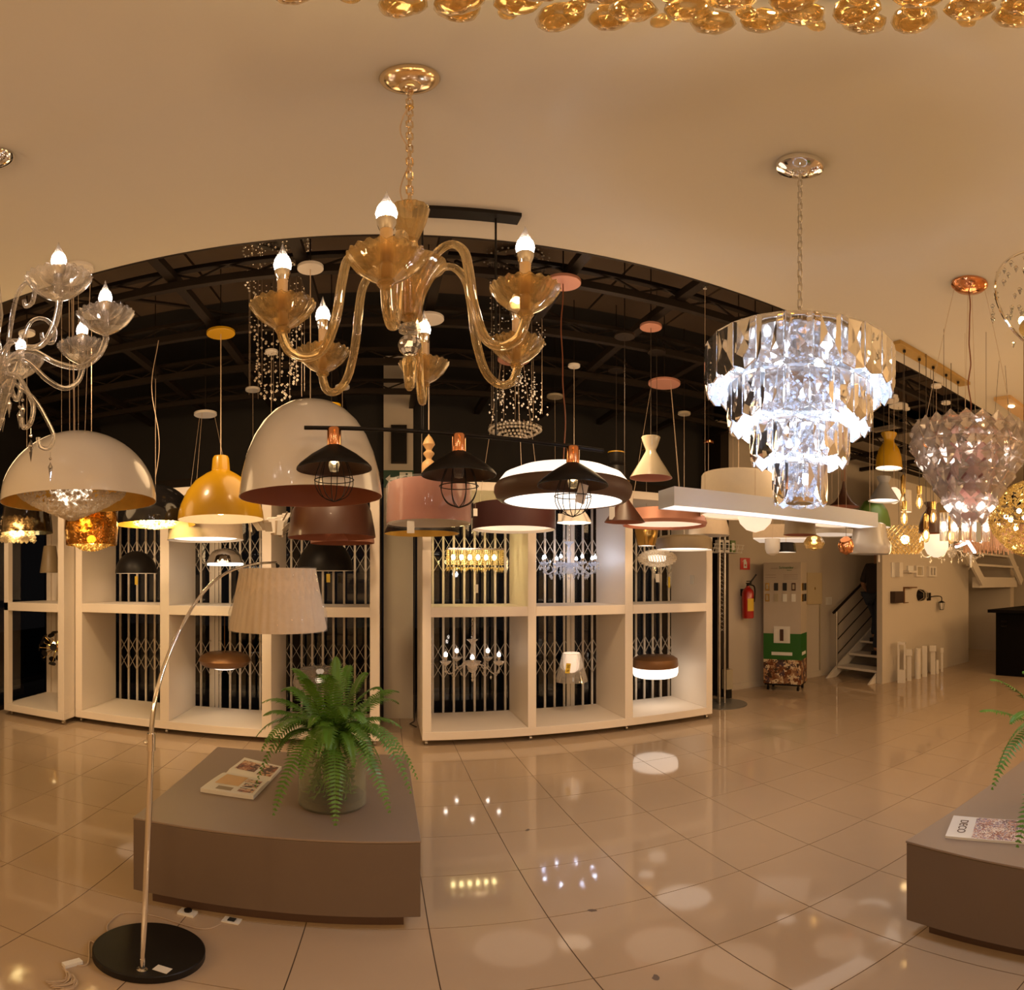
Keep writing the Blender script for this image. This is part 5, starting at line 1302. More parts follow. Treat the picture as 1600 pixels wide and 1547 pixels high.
# --- O black triple bar pendant
y0 = 2.28
bp = thing('bar_pendant', 'black horizontal bar pendant with three cone shades and wire cages', 'pendant lamp', (.322, y0, 1.84))
def bz(x): return 2.182 - (x + .34) / 1.325 * .062
A1, A2 = Vector((-.34 - .322, 0, bz(-.34) - 1.84)), Vector((.985 - .322, 0, bz(.985) - 1.84))
MB().tube([A1, A2], .0095, 14).build('bar', 'black_metal', bp)
for x in (.163, .481):
    MB().tube([(x - .322, 0, bz(x) - 1.84), (x - .322, 0, 3.37 - 1.84)], .005, 8).build('rod', 'black_metal', bp)
MB().box(-.20, .265, -.04, .04, 3.375 - 1.84, 3.40 - 1.84).build('ceiling_plate', 'black_metal', bp, False)
for i, px in enumerate((522, 717, 895)):
    x = math.tan((px - 600) / 840) * y0; z = bz(x) - 1.84; c = (x - .322, 0, z)
    MB().solid([(.029, -.085), (.030, -.08), (.030, -.008), (.026, 0)], 28, c).build('socket', 'copper', bp)
    MB().shell([(.030, -.080), (.040, -.086), (.10, -.125), (.148, -.165), (.160, -.180), (.161, -.188)], .0025, 56, 0, 1, c).build('shade', ['black_metal', 'copper_dark' if 'copper_dark' in M else 'brown_metal'], bp)
    cg = MB(); zc = -.30 + .0
    def cgpt(u):
        # cage rib profile from inside the shade down to the bottom
        P_ = [(.045, -.135), (.065, -.175), (.082, -.235), (.075, -.275), (.050, -.31), (.0, -.33)]
        return P_[u]
    for k in range(4):
        a = k * PI / 4 + .25
        for sgn in (1, -1):
            pts = smooth([Vector((cgpt(u)[0] * sgn * math.cos(a), cgpt(u)[0] * sgn * math.sin(a), cgpt(u)[1])) for u in range(6)], 4)
            if k % 2 == 0 or True: cg.tube([p + Vector(c) for p in pts], .002, 5)
    for (R_, zq) in ((.0835, -.235), (.046, -.137)):
        cg.tube([Vector(c) + Vector((R_ * math.cos(t_), R_ * math.sin(t_), zq)) for t_ in [2 * PI * q_ / 32 for q_ in range(33)]], .0022, 5, 0, False)
    cg.build('cage', 'black_metal', bp)
    MB().solid([(.004, -.20), (.018, -.195), (.024, -.17), (.018, -.13), (.012, -.10), (.012, -.085)], 16, c).build('glass_bulb', 'glass_clear', bp)
    if i != 1: MB().solid([(.004, -.165), (.010, -.155), (.010, -.125), (.004, -.115)], 10, c).build('filament', 'bulb_warm', bp)
    if i == 2: MB().obox((c[0] + .02, c[1] - .06, c[2] - .23), (.022, .001, .045), Matrix.Rotation(.25, 3, 'Y')).build('price_tag', 'cream_fabric', bp, False)
# lone canopies and cords seen in the dark bay
for (px, r_, R_, m, lb, drop_, cm_) in (
    (395, 5.0, .07, 'white_enamel', 'small white disc canopy with a thin cord in the dark bay, left of centre', 1.2, 'cable_clear'),
    (108, 2.95, .085, 'white_enamel', 'white disc canopy with several thin wires above the white dome', 1.05, 'cable_clear'),
    (1404, 5.5, .10, 'white_enamel', 'white disc canopy near the long brushed gold ceiling plate', 1.3, 'cable_dark'),
    (1026, 4.1, .07, 'steel_dark', 'dark disc canopy in the grid right of centre', .8, 'cable_dark'),
    (1145, 5.3, .07, 'beige_enamel', 'beige disc canopy with wires, left of the tiered chandelier', 1.2, 'cable_clear'),
    (867, 5.2, .08, 'beige_enamel', 'small beige disc canopy above the right end of the black bar', 1.1, 'cable_clear')):
    p = pr(px, r_); p.z = 3.362
    t = thing('ceiling_canopy', lb, 'canopy', p)
    MB().lathe([(1e-5, .022), (R_, .022), (R_, .003), (R_ - .003, 0), (1e-5, 0)], 32).build('disc', m, t)
    MB().tube([(0, 0, 0), (.004, 0, -drop_)], .002, 5).build('cord', cm_, t)
    MB().tube([(0, 0, .02), (0, 0, 4.125 - 3.362)], .003, 5).build('drop_rod', 'steel_dark', t)
    if px in (108,):
        for dx in (-.05, .03, .06): MB().tube([(dx, 0, 0), (dx, .0, -drop_)], .0012, 4).build('cord', cm_, t)
hk = thing('twisted_flex', 'loose twisted cord hanging from the dark grid left of the yellow dome', 'cord', pr(243, 3.9, 745))
wv = [Vector((.03 * math.sin(i * .6), 0, (3.38 - hk.location.z) * i / 12)) for i in range(13)]
MB().tube(smooth(wv, 3), .003, 5).build('cord_run', 'cable_clear', hk)
# ================================================================== RIGHT BACK OF THE SHOP
WY = 5.88
# truss display stand with round base
p = floor_at(1131, 1101)
t = thing('truss_stand', 'slim steel truss stand on a round grey base beside the right cabinet', 'display stand', (p.x, p.y + .02, 0))
MB().lathe([(1e-5, .012), (.29, .012), (.295, .008), (.295, 0), (1e-5, 0)], 48).build('base', 'steel_base' if 'steel_base' in M else 'satin_steel', t)
for dx, dy in ((-.05, 0), (.05, .03), (0, .09)): MB().tube([(dx, dy, .012), (dx, dy, 2.25)], .014, 10).build('pole', 'satin_steel', t)
b = MB(); z = .9
while z < 2.2:
    b.tube([(-.05, 0, z), (.05, .03, z + .05)], .004, 5).tube([(.05, .03, z + .05), (-.05, 0, z + .10)], .004, 5).tube([(.05, .03, z), (0, .09, z + .05)], .004, 5); z += .10
b.build('lattice', 'satin_steel', t)
bk = thing('wire_basket', 'white wire basket shelf on the truss stand, holding two small boxes', 'basket', (p.x + .02, p.y + .05, 1.86))
b = MB()
for i in range(7): b.tube([(-.22 + .07 * i, -.11, .0), (-.22 + .07 * i, .10, 0)], .003, 5).tube([(-.22 + .07 * i, -.11, 0), (-.22 + .07 * i, -.15, .09)], .003, 5)
for y_, z_ in ((-.11, 0), (.10, 0), (-.13, .045), (-.15, .09)): b.tube([(-.24, y_, z_), (.22, y_, z_)], .003, 5)
b.build('wire_frame', 'white_paint', bk)
for i, (dx, m, lb) in enumerate(((-.05, 'paper', 'white lamp carton standing in the wire basket, left one'), (.04, 'paper', 'white lamp carton standing in the wire basket, right one'), (.13, 'olive_green', 'dark green carton in the wire basket beside the white ones'))):
    q = thing('carton', lb, 'box', (p.x + .02 + dx, p.y + .05, 1.864))
    MB().box(-.035, .035, -.04, .04, 0, .15).build('box_body', m, q, False)
    MB().box(-.02, .02, -.0415, -.04, .03, .12).build('label_panel', 'ink' if i < 2 else 'white_print', q, False)
# fire extinguisher and sign
xz = lambda px, y: math.tan((px - 600) / 840) * y
x = xz(1170, 5.72)
t = thing('fire_extinguisher', 'red fire extinguisher with black hose hanging on the wall under the red sign', 'fire extinguisher', (x, 5.74, zr(966, 5.72 / math.cos(.679))))
MB().solid([(.075, 0), (.082, .012), (.082, .34), (.072, .38), (.045, .41), (.026, .425), (.024, .44)], 32).build('cylinder', 'extinguisher_red', t)
lb_ = MB()
for k in range(8):
    a0, a1 = -2.3 + .17 * k, -2.3 + .17 * (k + 1)
    lb_.add([(.0835 * math.cos(a0), .0835 * math.sin(a0), .10), (.0835 * math.cos(a1), .0835 * math.sin(a1), .10), (.0835 * math.cos(a1), .0835 * math.sin(a1), .27), (.0835 * math.cos(a0), .0835 * math.sin(a0), .27)], [(0, 1, 2, 3)])
lb_.build('label_band', 'yellow_tag', t)
MB().solid([(.018, .44), (.022, .45), (.018, .47)], 14).box(-.012, .012, -.07, .03, .47, .485).box(-.01, .01, -.065, .02, .50, .512).build('valve', 'black_metal', t)
MB().tube(smooth([Vector((.01, -.02, .46)), Vector((.08, -.03, .44)), Vector((.10, -.03, .36)), Vector((.095, -.02, .22))], 5), .010, 8).build('hose', 'black_metal', t)
MB().bar((.0, -.02, .46), (.10, -.06, .60), .022, .018).build('horn', 'black_metal', t, False)
MB().box(-.02, .02, .07, .14, .30, .40).build('wall_bracket', 'black_metal', t, False)
x = xz(1165, 5.86); z = zr(881, 5.86 / math.cos(.673))
t = thing('extinguisher_sign', 'square red and white fire extinguisher sign on the wall', 'sign', (x, 5.872, z))
MB().box(-.085, .085, -.004, .004, -.082, .082).build('plate', 'sign_red', t, False)
MB().add([(-.03, -.0052, -.06), (.03, -.0052, -.06), (.03, -.0052, .02), (.015, -.0052, .04), (.012, -.0052, .06), (-.02, -.0052, .06), (-.02, -.0052, .045), (-.03, -.0052, .02)], [tuple(range(8))]).add([(-.02, -.0052, .058), (-.05, -.0052, .03), (-.045, -.0052, .025), (-.02, -.0052, .046)], [(0, 1, 2, 3)]).build('pictogram', 'white_print', t, False)
MB().lathe([(1e-5, 0), (.014, 0)], 20).build('pictogram_ring', 'sign_red', t, False).rotation_euler = (PI / 2, 0, 0)
bpy.data.objects['pictogram_ring'].location = (0, -.006, -.02)
# display tower with switch samples
c1 = pr(1251, 7.25); c0 = pr(1193, 7.40); c2 = pr(1262, 7.58)
for c in (c0, c1, c2): c.z = 0
t = thing('display_tower', 'tall white sample tower with wall switches, green band and printed photographs', 'display stand', (c1.x, c1.y, 0), 0)
u = (c0 - c1); Wd = u.length; u.normalize()   # along the wide face, away from the near corner
v = Vector((-u.y, u.x, 0))
if v.dot(c2 - c1) < 0: v = -v
Dp = .34
t.rotation_euler.z = math.atan2(-u.y, -u.x)
# local frame: -X runs along the wide face from the near corner, +Y is into the tower
ymul = 1 if (Matrix.Rotation(t.rotation_euler.z, 3, 'Z') @ Vector((0, 1, 0))).dot(v) > 0 else -1
H0, H1 = .10, 1.77
MB().box(-Wd, 0, min(0, ymul * Dp), max(0, ymul * Dp), H0, H1).build('body', 'tower_white' if 'tower_white' in M else 'white_paint', t, False)
e = -.0015 * ymul
def face(n, x0, x1, z0, z1, m, k=1):
    ya, yb = sorted((0, e * k)); return MB().box(x0, x1, ya, yb, z0, z1).build(n, m, t, False)
def side(n, y0_, y1_, z0, z1, m, k=1):
    return MB().box(0, .0015 * k, min(y0_ * ymul, y1_ * ymul), max(y0_ * ymul, y1_ * ymul), z0, z1).build(n, m, t, False)
face('green_band', -Wd, 0, .42, .80, 'print_green'); side('green_band', 0, Dp, .42, .80, 'print_green')
face('photo_panel', -Wd, 0, H0, .44, 'print_photo', 1.5); side('photo_panel', 0, Dp, H0, .44, 'print_photo', 1.5)
face('caption_strip', -Wd * .78, -Wd * .22, .50, .545, 'white_print', 2); side('caption_strip', Dp * .2, Dp * .8, .50, .545, 'white_print', 2)
face('switch_mount', -Wd * .72, -Wd * .28, .67, .90, 'paper', 4)
for k, (a, m) in enumerate(((-.66, 'white_paint'), (-.50, 'brown_metal'), (-.36, 'paper'))):
    face('switch_plate', Wd * a - .025, Wd * a + .025, .70, .86, m, 8)
for row, z in enumerate((1.44, 1.29)):
    for k in range(4):
        x = -Wd * (.89 - .235 * k)
        m = [['brass', 'ink', 'ink', 'brown_metal'], ['brass', 'beige_enamel', 'white_print', 'white_print']][row][k]
        face('switch_plate', x - .028, x + .028, z - .052, z + .052, m, 6)
        if m not in ('ink', 'white_print'): face('switch_rocker', x - .015, x + .015, z - .033, z + .033, 'beige_enamel', 9)
    for k in range(2): side('switch_plate', Dp * (.15 + .42 * k), Dp * (.42 + .42 * k), z - .05, z + .05, ('brass', 'ink')[k], 6)
for k in range(3): face('text_line', -Wd * .46, -Wd * .08, 1.60 - .028 * k, 1.603 - .028 * k, 'taupe', 1)
for k in range(2): face('text_line', -Wd * .95, -Wd * .66, 1.60 - .035 * k, 1.603 - .035 * k, 'taupe', 1)
rt = (PI / 2, 0, 0) if ymul > 0 else (PI / 2, 0, PI)
text('Schneider', .052, (-Wd * .38, e * 2, 1.70), rt, 'print_green', t, 'lettering')
text('Electric', .022, (-Wd * .30, e * 2, 1.665), rt, 'print_green', t, 'lettering')
face('text_line', -Wd * .80, -Wd * .62, 1.690, 1.694, 'taupe', 1)
for (x, y_) in ((-.05, .05), (-Wd + .05, .05), (-.05, Dp - .05), (-Wd + .05, Dp - .05)):
    MB().tube([(x, y_ * ymul, .10), (x, y_ * ymul, .06)], .012, 8).tube([(x - .012, y_ * ymul, .03), (x + .012, y_ * ymul, .03)], .03, 14).build('caster', 'black_metal', t)
MB().box(-Wd + .01, -.01, min(.01 * ymul, (Dp - .01) * ymul), max(.01 * ymul, (Dp - .01) * ymul), .075, .10).build('base_tray', 'black_metal', t, False)
# beige switch-gear panel, conduit, small switch plate on the back wall
def onwall(name, label, cat, px0, px1, y0_, y1_, m, wy=5.88, th_=.03, inner=None):
    xa, xb = xz(px0, wy), xz(px1, wy); rm = wy / math.cos(((px0 + px1) / 2 - 600) / 840)
    za, zb_ = zr(y1_, rm), zr(y0_, rm)
    t = thing(name, label, cat, ((xa + xb) / 2, wy - th_ / 2, (za + zb_) / 2))
    w_, h_ = (xb - xa) / 2, (zb_ - za) / 2
    MB().box(-w_, w_, -th_ / 2, th_ / 2, -h_, h_).build('plate', m, t, False)
    if inner: MB().box(-w_ * .6, w_ * .6, -th_ / 2 - .004, -th_ / 2, -h_ * .7, h_ * .7).build('cover', inner, t, False)
    return t
o = onwall('fuse_box', 'cream metal fuse box door on the back wall right of the sample tower', 'fuse box', 1258, 1281, 895, 944, 'cream_plate' if 'cream_plate' in M else 'beige_enamel', th_=.05)
MB().box(-.008, .008, -.032, -.025, -.02, .02).build('latch', 'brass', o, False)
onwall('light_switch', 'small white light switch plate on the wall by the stairs', 'switch', 1290, 1299, 933, 945, 'white_paint', th_=.012, inner='paper')
cn = thing('wall_conduit', 'thin pale conduit running down from the fuse box', 'conduit', (xz(1281, 5.87), 5.865, .1))
MB().tube([(0, 0, 0), (0, 0, 1.08)], .010, 6).build('pipe', 'beige_enamel', cn)
dp = thing('door_stop_post', 'low grey and cream corner post at the foot of the dark door frame', 'post', (4.10, 5.52, 0))
MB().box(-.05, .05, -.05, .05, .12, .38).build('block', 'beige_enamel', dp, False)
MB().box(-.04, .04, -.04, .04, 0, .12).build('foot', 'black_metal', dp, False)
# ---- staircase behind the partition
t = thing('staircase', 'white open-riser staircase with steel handrail rising behind the partition', 'staircase', (6.31, 5.2, 0))
RUN, RISE = .28, .18
for k in range(12):
    x = RUN * k; z = RISE * (k + 1)
    MB().box(x, x + .31, -.36, .42, z - .035, z).build('tread', 'stair_white' if 'stair_white' in M else 'white_paint', t, False)
for y_ in (-.385, .44):
    MB().add([(-.22, y_, 0), (.0, y_, 0), (12 * RUN, y_, 12 * RISE - .12), (12 * RUN, y_, 12 * RISE + .08), (.0, y_, RISE * .9)] + [(-.22, y_ + .03, 0), (.0, y_ + .03, 0), (12 * RUN, y_ + .03, 12 * RISE - .12), (12 * RUN, y_ + .03, 12 * RISE + .08), (.0, y_ + .03, RISE * .9)],
             [(0, 1, 2, 3, 4), (9, 8, 7, 6, 5), (0, 5, 6, 1), (1, 6, 7, 2), (2, 7, 8, 3), (3, 8, 9, 4), (4, 9, 5, 0)]).build('stringer', 'stair_white' if 'stair_white' in M else 'white_paint', t, False)
MB().tube([(.02, .45, .12), (.02, .45, 1.05)], .018, 10).build('newel_post', 'satin_steel', t)
MB().tube([(2.2, .45, 1.5), (2.2, .45, 2.45)], .018, 10).build('newel_post', 'satin_steel', t)
MB().tube([(-.06, .45, 1.02), (3.2, .45, 1.06 + 3.2 * .643)], .022, 10).build('handrail', 'steel_dark', t)
for dz in (.25, .48, .71): MB().tube([(.02, .45, 1.05 - dz + .01), (3.2, .45, 1.06 - dz + 3.2 * .643)], .009, 8).build('rail', 'steel_dark', t)
# ---- person on the stairs, seen past the partition edge
def skin_body(name, joints, bones, m, parent, sub=1):
    me = bpy.data.meshes.new(name)
    names = list(joints); me.from_pydata([joints[n][0] for n in names], [(names.index(a), names.index(b)) for a, b in bones], [])
    o = link(name, me, parent)
    o.modifiers.new('skin', 'SKIN').use_smooth_shade = True
    sk = me.skin_vertices.new(name='') if not me.skin_vertices else me.skin_vertices[0]
    for i, n in enumerate(names):
        rr_ = joints[n][1]; me.skin_vertices[0].data[i].radius = (rr_, rr_) if not isinstance(rr_, tuple) else rr_
    me.skin_vertices[0].data[0].use_root = True
    s = o.modifiers.new('sub', 'SUBSURF'); s.levels = sub; s.render_levels = sub
    me.materials.append(M[m])
    return o
# walking up (+x), feet on treads 2 and 3
px0 = 6.31 + .50; zf = .36
t = thing('person', 'person in dark jeans and dark top climbing the stairs, half hidden by the partition', 'person', (px0, 5.27, zf))
J = {'pelvis': ((0, 0, .95), (.12, .10)), 'belly': ((.02, 0, 1.08), (.125, .095)), 'chest': ((.05, 0, 1.28), (.15, .11)), 'neck': ((.075, 0, 1.46), .05), 'skull': ((.10, 0, 1.56), .075), 'crown': ((.10, 0, 1.66), .085), 'top': ((.095, 0, 1.73), .05),
     'shl': ((.05, .17, 1.39), .06), 'ell': ((-.02, .23, 1.12), .042), 'wrl': ((.14, .22, .93), .028), 'shr': ((.05, -.17, 1.39), .06), 'elr': ((.0, -.24, 1.12), .042), 'wrr': ((.20, -.22, 1.0), .028),
     'hpl': ((0, .09, .90), .09), 'knl': ((.20, .10, .58), .06), 'anl': ((.12, .10, .27), .042), 'tol': ((.26, .10, .21), .032), 'hpr': ((0, -.09, .90), .09), 'knr': ((.03, -.10, .47), .06), 'anr': ((-.10, -.10, .08), .042), 'tor': ((.04, -.10, .03), .03)}
B = [('pelvis', 'belly'), ('belly', 'chest'), ('chest', 'neck'), ('neck', 'skull'), ('skull', 'crown'), ('crown', 'top'), ('chest', 'shl'), ('shl', 'ell'), ('ell', 'wrl'), ('chest', 'shr'), ('shr', 'elr'), ('elr', 'wrr'),
     ('pelvis', 'hpl'), ('hpl', 'knl'), ('knl', 'anl'), ('anl', 'tol'), ('pelvis', 'hpr'), ('hpr', 'knr'), ('knr', 'anr'), ('anr', 'tor')]
skin_body('body', J, B, 'skin', t, 2)
grow = lambda keys, d: {k: (J[k][0], (J[k][1][0] + d, J[k][1][1] + d) if isinstance(J[k][1], tuple) else J[k][1] + d) for k in keys}
tj = ['pelvis', 'hpl', 'knl', 'anl', 'hpr', 'knr', 'anr']
skin_body('trousers', grow(tj, .022), [b for b in B if b[0] in tj and b[1] in tj], 'jeans', t, 2)
sj = ['belly', 'pelvis', 'chest', 'shl', 'ell', 'shr', 'elr']
skin_body('shirt', grow(sj, .020), [b for b in B if b[0] in sj and b[1] in sj] if True else 0, 'dark_shirt', t, 2)
for s, a in ((1, J['tol'][0]), (-1, J['tor'][0])):
    MB().obox((a[0] - .06, a[1], a[2] - .005), (.14, .045, .03)).build('shoe', 'black_metal', t)
for s, w_ in ((1, 'wrl'), (-1, 'wrr')):
    w0 = Vector(J[w_][0]); d = Vector((.6, 0, -.8)) if s > 0 else Vector((.9, 0, -.3)); d.normalize()
    h = MB().tube([w0, w0 + d * .04, w0 + d * .09], [.022, .036, .034], 10)
    for f in range(4):
        b0 = w0 + d * .085 + Vector((0, (f - 1.5) * .018, 0)); L_ = (.065, .075, .07, .055)[f]
        h.tube([b0, b0 + d * L_ * .5 + Vector((0, 0, -.005)), b0 + d * L_ + Vector((0, 0, -.022))], [.009, .0085, .007], 7)
    b0 = w0 + d * .03 + Vector((0, -s * .03, 0)); h.tube([b0, b0 + d * .035 + Vector((0, -s * .02, 0)), b0 + d * .06 + Vector((0, -s * .022, 0))], [.011, .010, .008], 7)
    h.build('hand', 'skin', t)
hd = MB().ball((.085, 0, 1.645), .104, 18, 12, sz=1.15); hd.v = [(x if x < .13 else .13 + (x - .13) * .2, y, max(z, 1.60 if x < .1 else 1.68)) for x, y, z in hd.v]
hd.build('hair', 'hair', t)
fc = MB().bar((.185, 0, 1.63), (.205, 0, 1.60), .022, .02).build('nose', 'skin', t)
for s in (1, -1):
    MB().ball((.182, s * .033, 1.65), .010, 8, 6).build('eye', 'white_print', t)
    MB().ball((.095, s * .095, 1.63), .022, 8, 6).build('ear', 'skin', t)
# ---- sample wall lamps on the partition
PY = 4.70
def wl(name, label, px0, px1, y0_, y1_, m, d, kind='box', inner=None):
    xa, xb = xz(px0, PY), xz(px1, PY); rm = PY / math.cos(((px0 + px1) / 2 - 600) / 840)
    za, zb_ = zr(y1_, rm), zr(y0_, rm); w_, h_ = (xb - xa) / 2, (zb_ - za) / 2
    t = thing(name, label, 'wall lamp', ((xa + xb) / 2, PY, (za + zb_) / 2), 0, 'sample wall lamps on the partition')
    return t, w_, h_
t, a, h = wl('wall_lamp', 'white tall box wall lamp, first in the upper row', 1392, 1403, 879, 902, 'white_paint', .1)
MB().box(-a, a * .2, -.02, 0, -h, h).build('back_plate', 'white_paint', t, False); MB().box(-a * .1, a * .9, -.10, -.0, -h * .95, h).build('body', 'white_enamel', t, False)
t, a, h = wl('wall_lamp', 'white shelf-shaped wall lamp, second in the upper row', 1411, 1425, 884, 895, 'white_paint', .1)
MB().box(-a * .2, a, -.03, 0, -h, h).build('back_plate', 'white_paint', t, False); MB().box(-a, a, -.11, -.0, -h * 1.0, -h * .4).build('shelf_body', 'white_enamel', t, False)
t, a, h = wl('wall_lamp', 'white square frame wall lamp, third in the upper row', 1428, 1440, 884, 901, 'white_paint', .1)
MB().box(-a, a, -.05, 0, h * .75, h).box(-a, a, -.05, 0, -h, -h * .75).box(-a, -a * .7, -.05, 0, -h * .75, h * .75).box(a * .7, a, -.05, 0, -h * .75, h * .75).build('frame', 'white_enamel', t, False)
MB().box(-a * .7, a * .7, -.02, 0, -h * .75, h * .75).build('recess', 'beige_enamel', t, False)
t, a, h = wl('wall_lamp', 'white double-window wall lamp, fourth in the upper row', 1448, 1460, 885, 901, 'white_paint', .1)
MB().box(-a, a, -.05, 0, h * .7, h).box(-a, a, -.05, 0, -h, -h * .7).box(-a, -a * .6, -.05, 0, -h * .7, h * .7).box(a * .6, a, -.05, 0, -h * .7, h * .7).box(-a * .15, a * .15, -.05, 0, -h * .7, h * .7).build('frame', 'white_enamel', t, False)
MB().box(-a * .6, a * .6, -.015, 0, -h * .7, h * .7).build('recess', 'taupe', t, False)
t, a, h = wl('wall_lamp', 'dark brown square wall lamp in the lower row', 1391, 1405, 924, 942, 'brown_metal', .1)
MB().box(-a, a, -.09, 0, -h, h).build('body', 'brown_dark' if 'brown_dark' in M else 'brown_metal', t, False); MB().lathe([(.02, 0), (.026, -.02), (.0, -.03)], 12).build('knob', 'bronze', t).rotation_euler = (-PI / 2, 0, 0)
t, a, h = wl('wall_lamp', 'thin dark bracket-shaped wall lamp in the lower row', 1411, 1425, 917, 942, 'steel_dark', .1)
MB().box(-a, -a * .8, -.02, 0, -h, h).box(-a * .8, a * .0, -.02, 0, -h, -h * .92).box(-a * .8, a, -.10, 0, h * .86, h).build('bracket', 'bronze', t, False)
MB().box(-a * .5, a * .9, -.095, -.01, h * .83, h * .86).build('diffuser', 'beige_enamel', t, False)
t, a, h = wl('wall_lamp', 'black oval bulkhead wall lamp in the lower row', 1431, 1442, 921, 939, 'black_metal', .1)
b = MB().solid([(.004, -.11), (.05, -.10), (.075, -.06), (.085, 0)], 24); b.v = [(x, z, y * 1.15) for x, y, z in b.v]; b.build('body', 'black_metal', t)
for k in range(3): MB().tube([Vector((-.06 + .06 * k, -.03, -.09)), Vector((-.06 + .06 * k, -.125, -.04)), Vector((-.06 + .06 * k, -.125, .04)), Vector((-.06 + .06 * k, -.03, .09))], .005, 6).build('guard_bar', 'beige_enamel', t)
t, a, h = wl('wall_lantern', 'black wall lantern on a curved arm, last in the lower row', 1448, 1470, 926, 954, 'black_metal', .1)
MB().box(-a, -a * .55, -.02, 0, h * .15, h).build('back_plate', 'black_metal', t, False)
MB().tube(smooth([Vector((-a * .6, -.02, h * .55)), Vector((-a * .1, -.06, h * .62)), Vector((a * .4, -.09, h * .5)), Vector((a * .45, -.09, .0))], 5), .008, 8).build('arm', 'black_metal', t)
LX = a * .45
MB().solid([(.055, -.02), (.06, -.015), (.02, .01)], 6, (LX, -.09, 0)).build('roof', 'black_metal', t, False)
MB().solid([(.032, -h * .95), (.036, -h * .9)], 6, (LX, -.09, 0)).build('tray', 'black_metal', t, False)
for k in range(6):
    q = k * PI / 3; MB().tube([(LX + .034 * math.cos(q), -.09 + .034 * math.sin(q), -h * .9), (LX + .052 * math.cos(q), -.09 + .052 * math.sin(q), -.02)], .004, 5).build('glazing_bar', 'black_metal', t)
MB().solid([(.029, -h * .88), (.046, -.022)], 6, (LX, -.09, 0)).build('glass', 'white_enamel', t, False)
# ---- bollard lamps standing along the partition
def bollard(label, px, w_px, ytop, ybase, style):
    p = floor_at(px, ybase); p.y = min(p.y, 4.55); rm = math.hypot(p.x, p.y)
    if p.y >= 4.55: p.x = xz(px, 4.55); rm = math.hypot(p.x, p.y)
    h = zr(ytop, rm); w_ = w_px / 840 * rm * .85
    t = thing('bollard_lamp', label, 'bollard lamp', (p.x, p.y, 0), .5, 'white bollard lamps along the partition')
    if style == 'frame':
        MB().box(-w_ / 2, w_ / 2, -w_ / 2, w_ / 2, 0, h * .32).build('body', 'white_enamel', t, False)
        for sx in (-1, 1):
            for sy in (-1, 1): MB().box(min(sx * w_ / 2, sx * w_ * .32), max(sx * w_ / 2, sx * w_ * .32), min(sy * w_ / 2, sy * w_ * .32), max(sy * w_ / 2, sy * w_ * .32), h * .32, h * .94).build('corner_post', 'white_enamel', t, False)
        MB().box(-w_ / 2, w_ / 2, -w_ / 2, w_ / 2, h * .94, h).build('head', 'white_enamel', t, False)
    elif style == 'tee':
        MB().box(-w_ * .28, w_ * .28, -w_ * .28, w_ * .28, 0, h * .80).build('body', 'white_enamel', t, False)
        MB().box(-w_ * .55, w_ * .55, -w_ * .4, w_ * .4, h * .80, h).build('head', 'white_enamel', t, False)
    elif style == 'round':
        MB().solid([(w_ / 2, 0), (w_ / 2, h * .84), (w_ * .47, h * .845), (w_ * .47, h * .86)], 28).build('body', 'white_enamel', t)
        MB().solid([(w_ / 2, h * .86), (w_ / 2, h)], 28).build('head', 'white_enamel', t)
    elif style == 'slot':
        MB().box(-w_ / 2, w_ / 2, -w_ / 2, w_ / 2, 0, h * .78).build('body', 'white_enamel', t, False)
        MB().box(-w_ / 2, -w_ * .25, -w_ / 2, w_ / 2, h * .78, h * .93).box(w_ * .2, w_ / 2, -w_ / 2, w_ / 2, h * .78, h * .93).build('side_cheek', 'white_enamel', t, False)
        MB().box(-w_ / 2, w_ / 2, -w_ / 2, w_ / 2, h * .93, h).build('head', 'white_enamel', t, False)
bollard('white open-frame bollard lamp, first and tallest of the row', 1409, 14, 1003, 1066, 'frame')
bollard('white bollard lamp with a wide square head, second of the row', 1421, 14, 1014, 1062, 'tee')
bollard('thick round white bollard lamp in the middle of the row', 1434, 12, 1013, 1060, 'round')
bollard('slim white bollard lamp with a slot near its top', 1445, 9, 1009, 1057, 'slot')
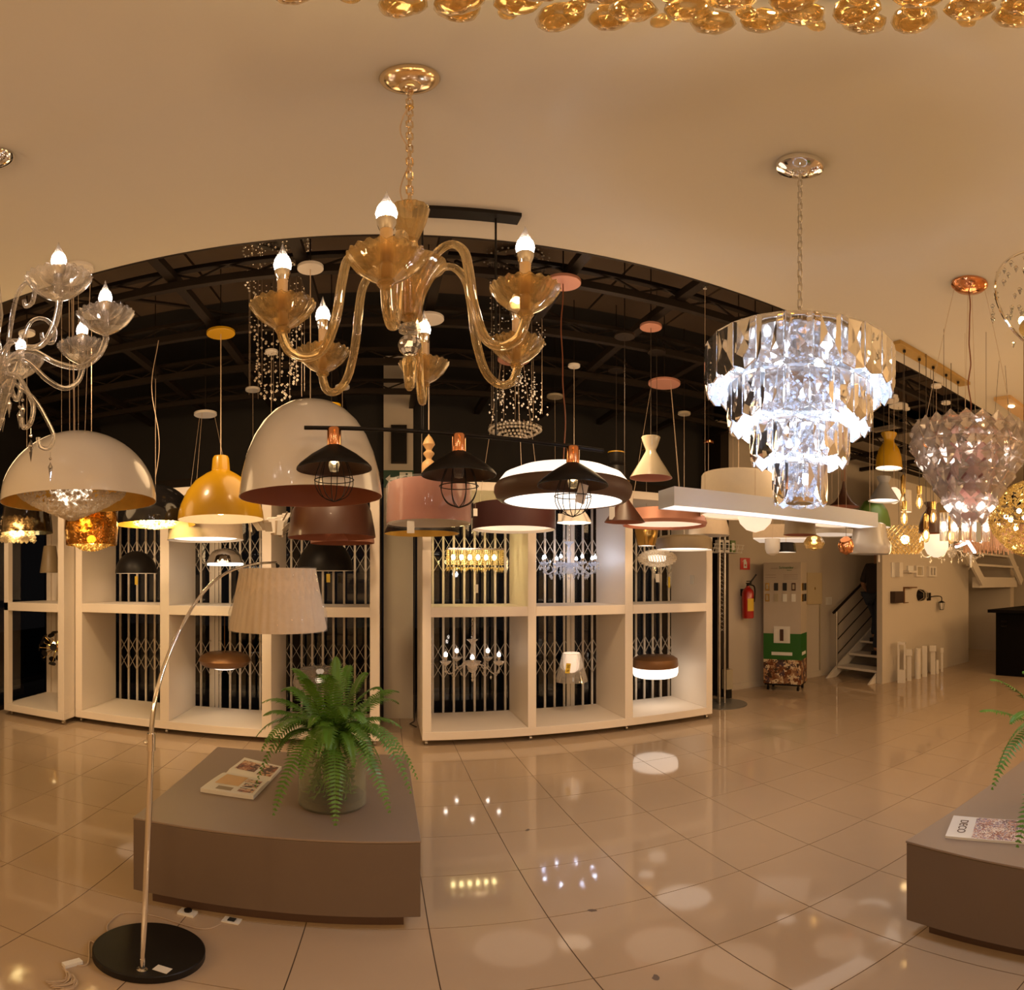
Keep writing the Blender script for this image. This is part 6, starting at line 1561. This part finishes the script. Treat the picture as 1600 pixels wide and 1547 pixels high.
bollard('broad white bollard lamp with an overhanging head', 1458, 15, 1008, 1053, 'tee')
bollard('short slim white bollard lamp in front of the broad one', 1464.5, 6, 1031, 1052.5, 'round')
bollard('thin white bollard lamp with a small cap, last of the row', 1472, 7, 1012, 1049, 'tee')
# ---- upper stair flight and landing over the recess
t = thing('upper_staircase', 'white upper stair flight and landing beam above the dark recess', 'staircase', (9.85, 4.48, 1.40))
SW = 'stair_white' if 'stair_white' in M else 'white_paint'
MB().box(-.90, .90, -.02, .14, 0, .20).build('landing_beam', SW, t, False)
for k in range(4):
    MB().box(-1.15 - .30 * k, .80 - .30 * k, -.1, .14, .40 + .21 * k, .44 + .21 * k).build('tread', SW, t, False)
for x0 in (-.95, .95):
    MB().bar((x0 + .05, -.08, .10), (x0 - 1.25, -.08, 1.20), .05, .16).build('stringer', SW, t, False)
# ---- reception counter
p = floor_at(1556, 1055)
t = thing('reception_counter', 'black reception counter with an overhanging top at the right edge', 'counter', (p.x + 1.0, p.y - .7, 0))
MB().box(-1.0, 1.4, -.65, .70, 0, 1.02).build('body', 'counter_black', t, False)
MB().box(-1.14, 1.5, -.8, .78, 1.02, 1.07).build('worktop', 'counter_top' if 'counter_top' in M else 'counter_black', t, False)
for z in (.80, .88): MB().tube([(-1.02, .5, z), (-1.02, .6, z)], .014, 10).build('knob', 'black_metal', t)

# chipped spots on the tile joints
rnd = random.Random(3)
for px, py, lb in ((824, 1297, 'small dark chip in the tile joint, nearest the right cabinet'), (925, 1423, 'small dark chip in the tile joint, between the two platforms'), (1025, 1528, 'small dark chip in a tile at the bottom edge of the frame')):
    p = floor_at(px, py)
    t = thing('tile_chip', lb, 'chip', p, rnd.random() * 3, 'chips in the floor tiles')
    vs = [(0, 0, .0012)] + [((.011 + rnd.random() * .006) * math.cos(k * .785) * 1.4, (.008 + rnd.random() * .006) * math.sin(k * .785), .0008) for k in range(8)]
    MB().add(vs, [(0, k + 1, (k + 1) % 8 + 1) for k in range(8)]).build('patch', 'taupe', t, False)
